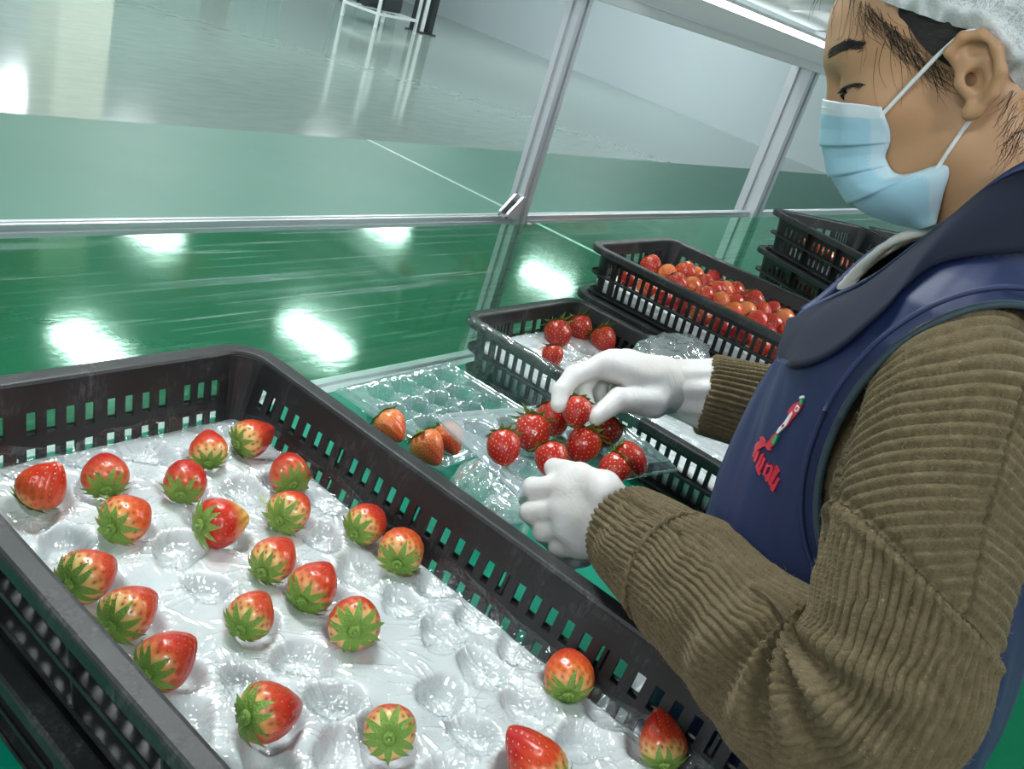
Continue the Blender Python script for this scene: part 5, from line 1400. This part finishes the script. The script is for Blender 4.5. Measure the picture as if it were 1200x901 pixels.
nrm = VV - np.stack([np.full_like(Zg, VCX), np.interp(Zg, VZ, VCY), Zg], -1); nrm /= np.linalg.norm(nrm, axis=-1)[..., None] + 1e-9
def vest_disp(Tg, Zg):
    fold = .0040 * value_noise(Tg * 2.2, Zg * 9, 3) + .0026 * value_noise(Tg * 5 + Zg * 14, Zg * 6, 4) + .0010 * value_noise(Tg * 12 + Zg * 30, Zg * 22, 6)
    return fold + .0040 * np.sin((Tg * 2.0 + (Zg - 1.2) * 26)) * np.exp(-((Zg - 1.2) / .10) ** 2) * np.exp(-((((Tg - 2.35 + np.pi) % (2 * np.pi)) - np.pi) / .55) ** 2)
VV = VV + nrm * vest_disp(Tg, Zg)[..., None]
AHY, AHZ, ARY, ARZ = .052, 1.247, .070, .108
hole = ((((VV[..., 1] - AHY) / ARY) ** 2 + ((VV[..., 2] - AHZ) / ARZ) ** 2) < 1) & (np.abs(VV[..., 0] - VCX) > .095)
front = (VV[..., 2] > 1.238) & (VV[..., 1] > .003 + np.interp(VV[..., 2], [1.238, 1.258, 1.283, 1.325, 1.362, 1.392], [.205, .178, .154, .139, .126, .065]))
F = grid_faces(nz_, na_, False, True); bad = (hole | front).reshape(-1); F = F[~bad[F].any(1)][:, ::-1]
vest = pmesh('vest', VV.reshape(-1, 3), F, M_NAVY)
bmv = bmesh.new(); bmv.from_mesh(vest.data); bmesh.ops.delete(bmv, geom=[v for v in bmv.verts if not v.link_faces], context='VERTS'); bmv.to_mesh(vest.data); bmv.free()
for p in vest.data.polygons: p.use_smooth = True
sm = vest.modifiers.new('thickness', 'SOLIDIFY'); sm.thickness = .003; sm.offset = -1
def vest_x(y, z, side):
    cy, a, f, b = (np.interp(z, VZ, q) for q in (VCY, VA, VFr, VBk)); d = np.where(y > cy, f, b); q = np.clip(1 - (np.abs(y - cy) / d) ** 2.35, 0, 1) ** (1 / 2.35); return VCX + side * a * q
def vest_front(x, z):
    cy, a, f = (np.interp(z, VZ, q) for q in (VCY, VA, VFr)); q = np.clip(1 - (np.abs(x - VCX) / a) ** 2.35, 0, 1) ** (1 / 2.35); return cy + f * q
for sd in (-1, 1):
    ph = np.linspace(0, 2 * np.pi, 90); y = AHY + ARY * 1.03 * np.cos(ph); z = np.minimum(AHZ + ARZ * 1.03 * np.sin(ph), 1.372); x = vest_x(y, z, sd) + sd * .003
    Vt, Ft = tube_np(np.stack([x, y, z], -1), .0028, 8); pmesh('armhole_piping', Vt, Ft, M_PIPE, vest)
    Vt, Ft = tube_np(np.stack([x, y + .011 * np.cos(ph), z + .011 * np.sin(ph)], -1) + np.array([sd * .001, 0, 0]), .0022, 6); pmesh('armhole_hem', Vt, Ft, M_NAVY, vest)
# open collar: navy face with deep shade put into its colour, from the hem edge down to the chest
M_COLLAR_SHADE = m_cloth('shaded_collar_navy', (0.003, 0.006, 0.022, 1), (0.004, 0.008, 0.028, 1), 0.8, 500, 0.0)
top = np.array([(.805, .230, 1.255), (.785, .214, 1.274), (.757, .177, 1.316), (.745, .158, 1.347), (.737, .138, 1.383), (.735, .109, 1.434), (.752, .060, 1.455), (.780, .032, 1.468), (.8125, .026, 1.470)])
base = np.array([(.800, .230, 1.232), (.735, .213, 1.232), (.672, .176, 1.258), (.652, .150, 1.283), (.668, .135, 1.325), (.695, .122, 1.362), (.722, .060, 1.392), (.770, .012, 1.404), (.8125, .004, 1.408)])
nb = 80
for sd in (-1, 1):
    mir = (lambda Q: Q) if sd < 0 else (lambda Q: np.column_stack([2 * VCX - Q[:, 0], Q[:, 1], Q[:, 2]]))
    b_, t_ = spline(base, nb), spline(top, nb)
    if sd > 0: t_ = t_ + np.array([0, .036, .004]) * (np.exp(-((t_[:, 2] - 1.325) / .05) ** 2) * (t_[:, 1] > .08))[:, None]
    vx = vest_x(np.minimum(b_[:, 1], .2), np.minimum(b_[:, 2], 1.388), -1) - .009; b_[:, 0] = np.where((b_[:, 1] < .19) & (b_[:, 2] < 1.38), np.minimum(b_[:, 0], vx), b_[:, 0])
    for ax in range(3): b_[2:-2, ax] = np.convolve(b_[:, ax], np.ones(5) / 5, 'valid')
    s_ = np.linspace(0, 1, 16)[None, :, None]; bulge = np.array([-.006, .004, .004])
    R3 = t_[:, None] * (1 - s_) + b_[:, None] * s_ + bulge * np.sin(np.pi * s_)
    R3 = R3 + (.0022 * value_noise(np.arange(nb)[:, None] * .10 + np.zeros((1, 16)), np.arange(16)[None, :] * .16 + np.zeros((nb, 1)), 5))[..., None]
    o = pmesh('collar_shaded_face', mir(R3.reshape(-1, 3)), grid_faces(nb, 16), M_COLLAR_SHADE, vest)
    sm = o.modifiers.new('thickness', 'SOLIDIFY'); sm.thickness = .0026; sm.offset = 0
    # navy hem band along the upper edge, its outside face turned to the neck
    band = np.stack([t_ + (b_ - t_) / np.linalg.norm(b_ - t_, axis=1)[:, None] * .007 + np.array([-.003, .002, .002]), t_ + np.array([-.001, 0, .0045]), t_ + np.array([.004, -.003, .001]), t_ + np.array([.006, -.004, -.010])], 1)
    o = pmesh('collar', mir(band.reshape(-1, 3)), grid_faces(nb, 4), M_NAVY2, vest)
    sm = o.modifiers.new('thickness', 'SOLIDIFY'); sm.thickness = .0024; sm.offset = 0
    z = np.linspace(1.236, .70, 40); x = np.full(40, VCX + sd * .004); y = vest_front(x, z) + .002
    Vt, Ft = tube_np(np.stack([x, y, z], -1), .003, 6); pmesh('zip_edge', Vt, Ft, M_NAVY2, vest)
# sweater front under the vest
zz2 = np.linspace(.72, 1.385, 70); th2 = np.linspace(0, 2 * np.pi, 120, endpoint=False); Z2, T2 = np.meshgrid(zz2, th2, indexing='ij'); S2 = vest_pt(Z2, T2)
cy2 = np.interp(Z2, VZ, VCY); k2 = np.interp(Z2, [.72, 1.20, 1.25, 1.30, 1.385], [.955, .93, .80, .72, .72])
S2[..., 0] = VCX + (S2[..., 0] - VCX) * (k2 + (.955 - k2) * .5); S2[..., 1] = cy2 + (S2[..., 1] - cy2) * k2
sw = pmesh('sweater', S2.reshape(-1, 3), grid_faces(70, 120, False, True)[:, ::-1], M_KNIT)
fattr(sw, 'knit', np.stack([T2 * 90, Z2, 0 * Z2], -1), 'FLOAT_VECTOR')
# white knitted collar showing in the opening
bt = spline(np.array([(.812, .205, 1.300), (.806, .195, 1.326), (.790, .172, 1.358), (.772, .125, 1.388), (.770, .075, 1.408), (.787, .045, 1.42), (.8125, .038, 1.423)]), 60)
V = []
for sd in (-1, 1):
    for j in range(60):
        c = bt[j].copy(); c[0] = VCX + sd * -(VCX - c[0]) * (1 if sd < 0 else 1) if sd < 0 else 2 * VCX - c[0]
        if sd < 0: c[0] = bt[j][0]
        for k, t in enumerate(np.linspace(0, 2 * np.pi, 12, endpoint=False)):
            up_ = np.array([0, -.5, .85]); ou = np.array([c[0] - VCX, c[1] - .09, 0]); ou /= np.linalg.norm(ou) + 1e-9
            V.append(c + up_ * .0115 * math.sin(t) + ou * (.0045 + .0006 * math.cos(j * 2.2)) * math.cos(t))
V = np.array(V).reshape(2, 60, 12, 3)
for h_ in range(2): pmesh('undershirt_collar', V[h_].reshape(-1, 3), grid_faces(60, 12, False, True), M_WHITEKNIT)
# chest emblem and lettering, embroidered: outlines as (angle round the chest, height) on the vest
EMB = {
    'R': [[(2.6361, 1.2389), (2.6669, 1.2389), (2.6649, 1.2339), (2.6572, 1.2294), (2.6380, 1.2239), (2.6265, 1.2174), (2.6130, 1.2134), (2.5996, 1.2189), (2.5900, 1.2229), (2.5765, 1.2269), (2.5900, 1.2329)], [(2.5688, 1.2069), (2.5842, 1.2064), (2.5784, 1.1999), (2.5477, 1.1984), (2.5535, 1.2024)], [(2.5477, 1.1984), (2.5823, 1.1999), (2.5977, 1.1974), (2.5784, 1.1938), (2.5938, 1.1923), (2.5631, 1.1903), (2.5285, 1.1908), (2.5323, 1.1938)]],
    'W': [[(2.6111, 1.2284), (2.6246, 1.2274), (2.6207, 1.2219), (2.6169, 1.2164), (2.5996, 1.2114), (2.5842, 1.2064), (2.5708, 1.2064), (2.5727, 1.2109), (2.5900, 1.2169), (2.5957, 1.2219)]],
    'W2': [[(2.6303, 1.2354), (2.6572, 1.2354), (2.6611, 1.2324), (2.6457, 1.2299), (2.6265, 1.2309)]],
    'r': [[(2.5861, 1.2144), (2.6015, 1.2164), (2.6054, 1.2149), (2.5919, 1.2129)], [(2.6361, 1.2339), (2.6476, 1.2344), (2.6476, 1.2324), (2.6380, 1.2319)]],
    'G': [[(2.5765, 1.2049), (2.5957, 1.2059), (2.5996, 1.2014), (2.6015, 1.1984), (2.5823, 1.1974), (2.5727, 1.1999)], [(2.6361, 1.2394), (2.6515, 1.2424), (2.6611, 1.2394), (2.6592, 1.2369)]],
    'T': [[(2.6246, 1.2419), (2.6400, 1.2439), (2.6515, 1.2429), (2.6342, 1.2404)]],
    'L': [[(2.4401, 1.1908), (2.4650, 1.1943), (2.5093, 1.1938), (2.4900, 1.1908)], [(2.4151, 1.1833), (2.4862, 1.1938), (2.5150, 1.1928), (2.4343, 1.1793)], [(2.4381, 1.1738), (2.4420, 1.1813), (2.5150, 1.1928), (2.5342, 1.1923), (2.4785, 1.1828), (2.4689, 1.1753)], [(2.4766, 1.1813), (2.5016, 1.1843), (2.5131, 1.1748), (2.4823, 1.1733)], [(2.5304, 1.1833), (2.5496, 1.1863), (2.5573, 1.1733), (2.5304, 1.1723)], [(2.5592, 1.1833), (2.5804, 1.1843), (2.5842, 1.1738), (2.5631, 1.1728)], [(2.5304, 1.1723), (2.5400, 1.1748), (2.5977, 1.1718), (2.5861, 1.1693)], [(2.6034, 1.1818), (2.6169, 1.1838), (2.6303, 1.1733), (2.6111, 1.1723)], [(2.6188, 1.1818), (2.6457, 1.1848), (2.6496, 1.1833), (2.6188, 1.1798)], [(2.6438, 1.1828), (2.6611, 1.1843), (2.6726, 1.1718), (2.6534, 1.1708)], [(2.6265, 1.1738), (2.6457, 1.1763), (2.6765, 1.1723), (2.6553, 1.1703)], [(2.6745, 1.1868), (2.7053, 1.1838), (2.6995, 1.1813), (2.6649, 1.1848)], [(2.6707, 1.1833), (2.6995, 1.1813), (2.6957, 1.1703), (2.6745, 1.1703)], [(2.7130, 1.1798), (2.7284, 1.1793), (2.7245, 1.1678), (2.7053, 1.1678)], [(2.6880, 1.1713), (2.7149, 1.1733), (2.7284, 1.1713), (2.7034, 1.1683)]],
}
def patch(name, polys, mat, lift):
    mb = MB()
    for pl in polys:
        pl = np.array(pl, float); n = len(pl)
        # subdivide the outline, then rings towards the centre
        pl = np.concatenate([pl[i] + (pl[(i + 1) % n] - pl[i]) * np.linspace(0, 1, 4, endpoint=False)[:, None] for i in range(n)]); n = len(pl); c = pl.mean(0); m = 4
        uv = np.concatenate([c[None]] + [c + (pl - c) * k / m for k in range(1, m + 1)]); T_, Z_ = uv[:, 0], uv[:, 1]
        B_ = vest_pt(Z_, T_); nr = B_ - np.stack([np.full(len(Z_), VCX), np.interp(Z_, VZ, VCY), Z_], -1); nr /= np.linalg.norm(nr, axis=-1)[:, None]
        d = vest_disp(T_, Z_)[:, None]; Q = B_ + nr * (d + lift + .0005); Q2 = B_ + nr * (d - .001)
        F = [[0, 1 + i, 1 + (i + 1) % n] for i in range(n)]
        for k in range(1, m):
            a = 1 + (k - 1) * n; b = 1 + k * n; F += [[a + i, b + i, b + (i + 1) % n, a + (i + 1) % n] for i in range(n)]
        a = 1 + (m - 1) * n; K = len(Q); F += [[a + i, K + a + i, K + a + (i + 1) % n, a + (i + 1) % n] for i in range(n)]
        mb.add(np.concatenate([Q, Q2]), F)
    o = mb.build(name, mat, vest, False); o.data.transform(Matrix.Translation(Vector(-PO))); return o
for key, nm, mm, lf in (('R', 'emblem_body', M_RED, .0008), ('W', 'emblem_streak', M_THREADW, .0014), ('W2', 'emblem_spot', M_THREADW, .0014), ('r', 'emblem_mark', M_RED, .0019), ('G', 'emblem_leaf', M_THREADG, .0016), ('T', 'emblem_tip', M_THREADW, .0018), ('L', 'letter', M_RED, .0009)):
    for pl in EMB[key]: patch(nm, [pl], mm, lf)

# ---- trousers and shoes (below the bench edge)
def pants(P):
    d = s_ell(P, (.812, .05, .80), (.158, .125, .12))
    for hip in (.735, .889): d = smin(d, smin(s_cap(P, (hip, .05, .82), (hip, .06, .46), .092, .070), s_cap(P, (hip, .06, .46), (hip, .03, .10), .070, .062), .02), .03)
    return smax(d, .07 - P[..., 2], .005)
v, f = sdf_mesh(pants, (.58, -.14, .03), (1.05, .22, .95), .009); pmesh('trousers', v, f, M_PANTS)
for hip in (.735, .889):
    def shoe(P):
        d = smin(s_cap(P, (hip, .01, .045), (hip, .175, .035), .045, .040), s_cap(P, (hip, .03, .05), (hip, .03, .11), .048, .05), .03); return smax(d, .002 - P[..., 2], .004)
    v, f = sdf_mesh(shoe, (hip - .07, -.07, -.006), (hip + .07, .24, .18), .007); pmesh('shoe', v, f, M_SHOE)
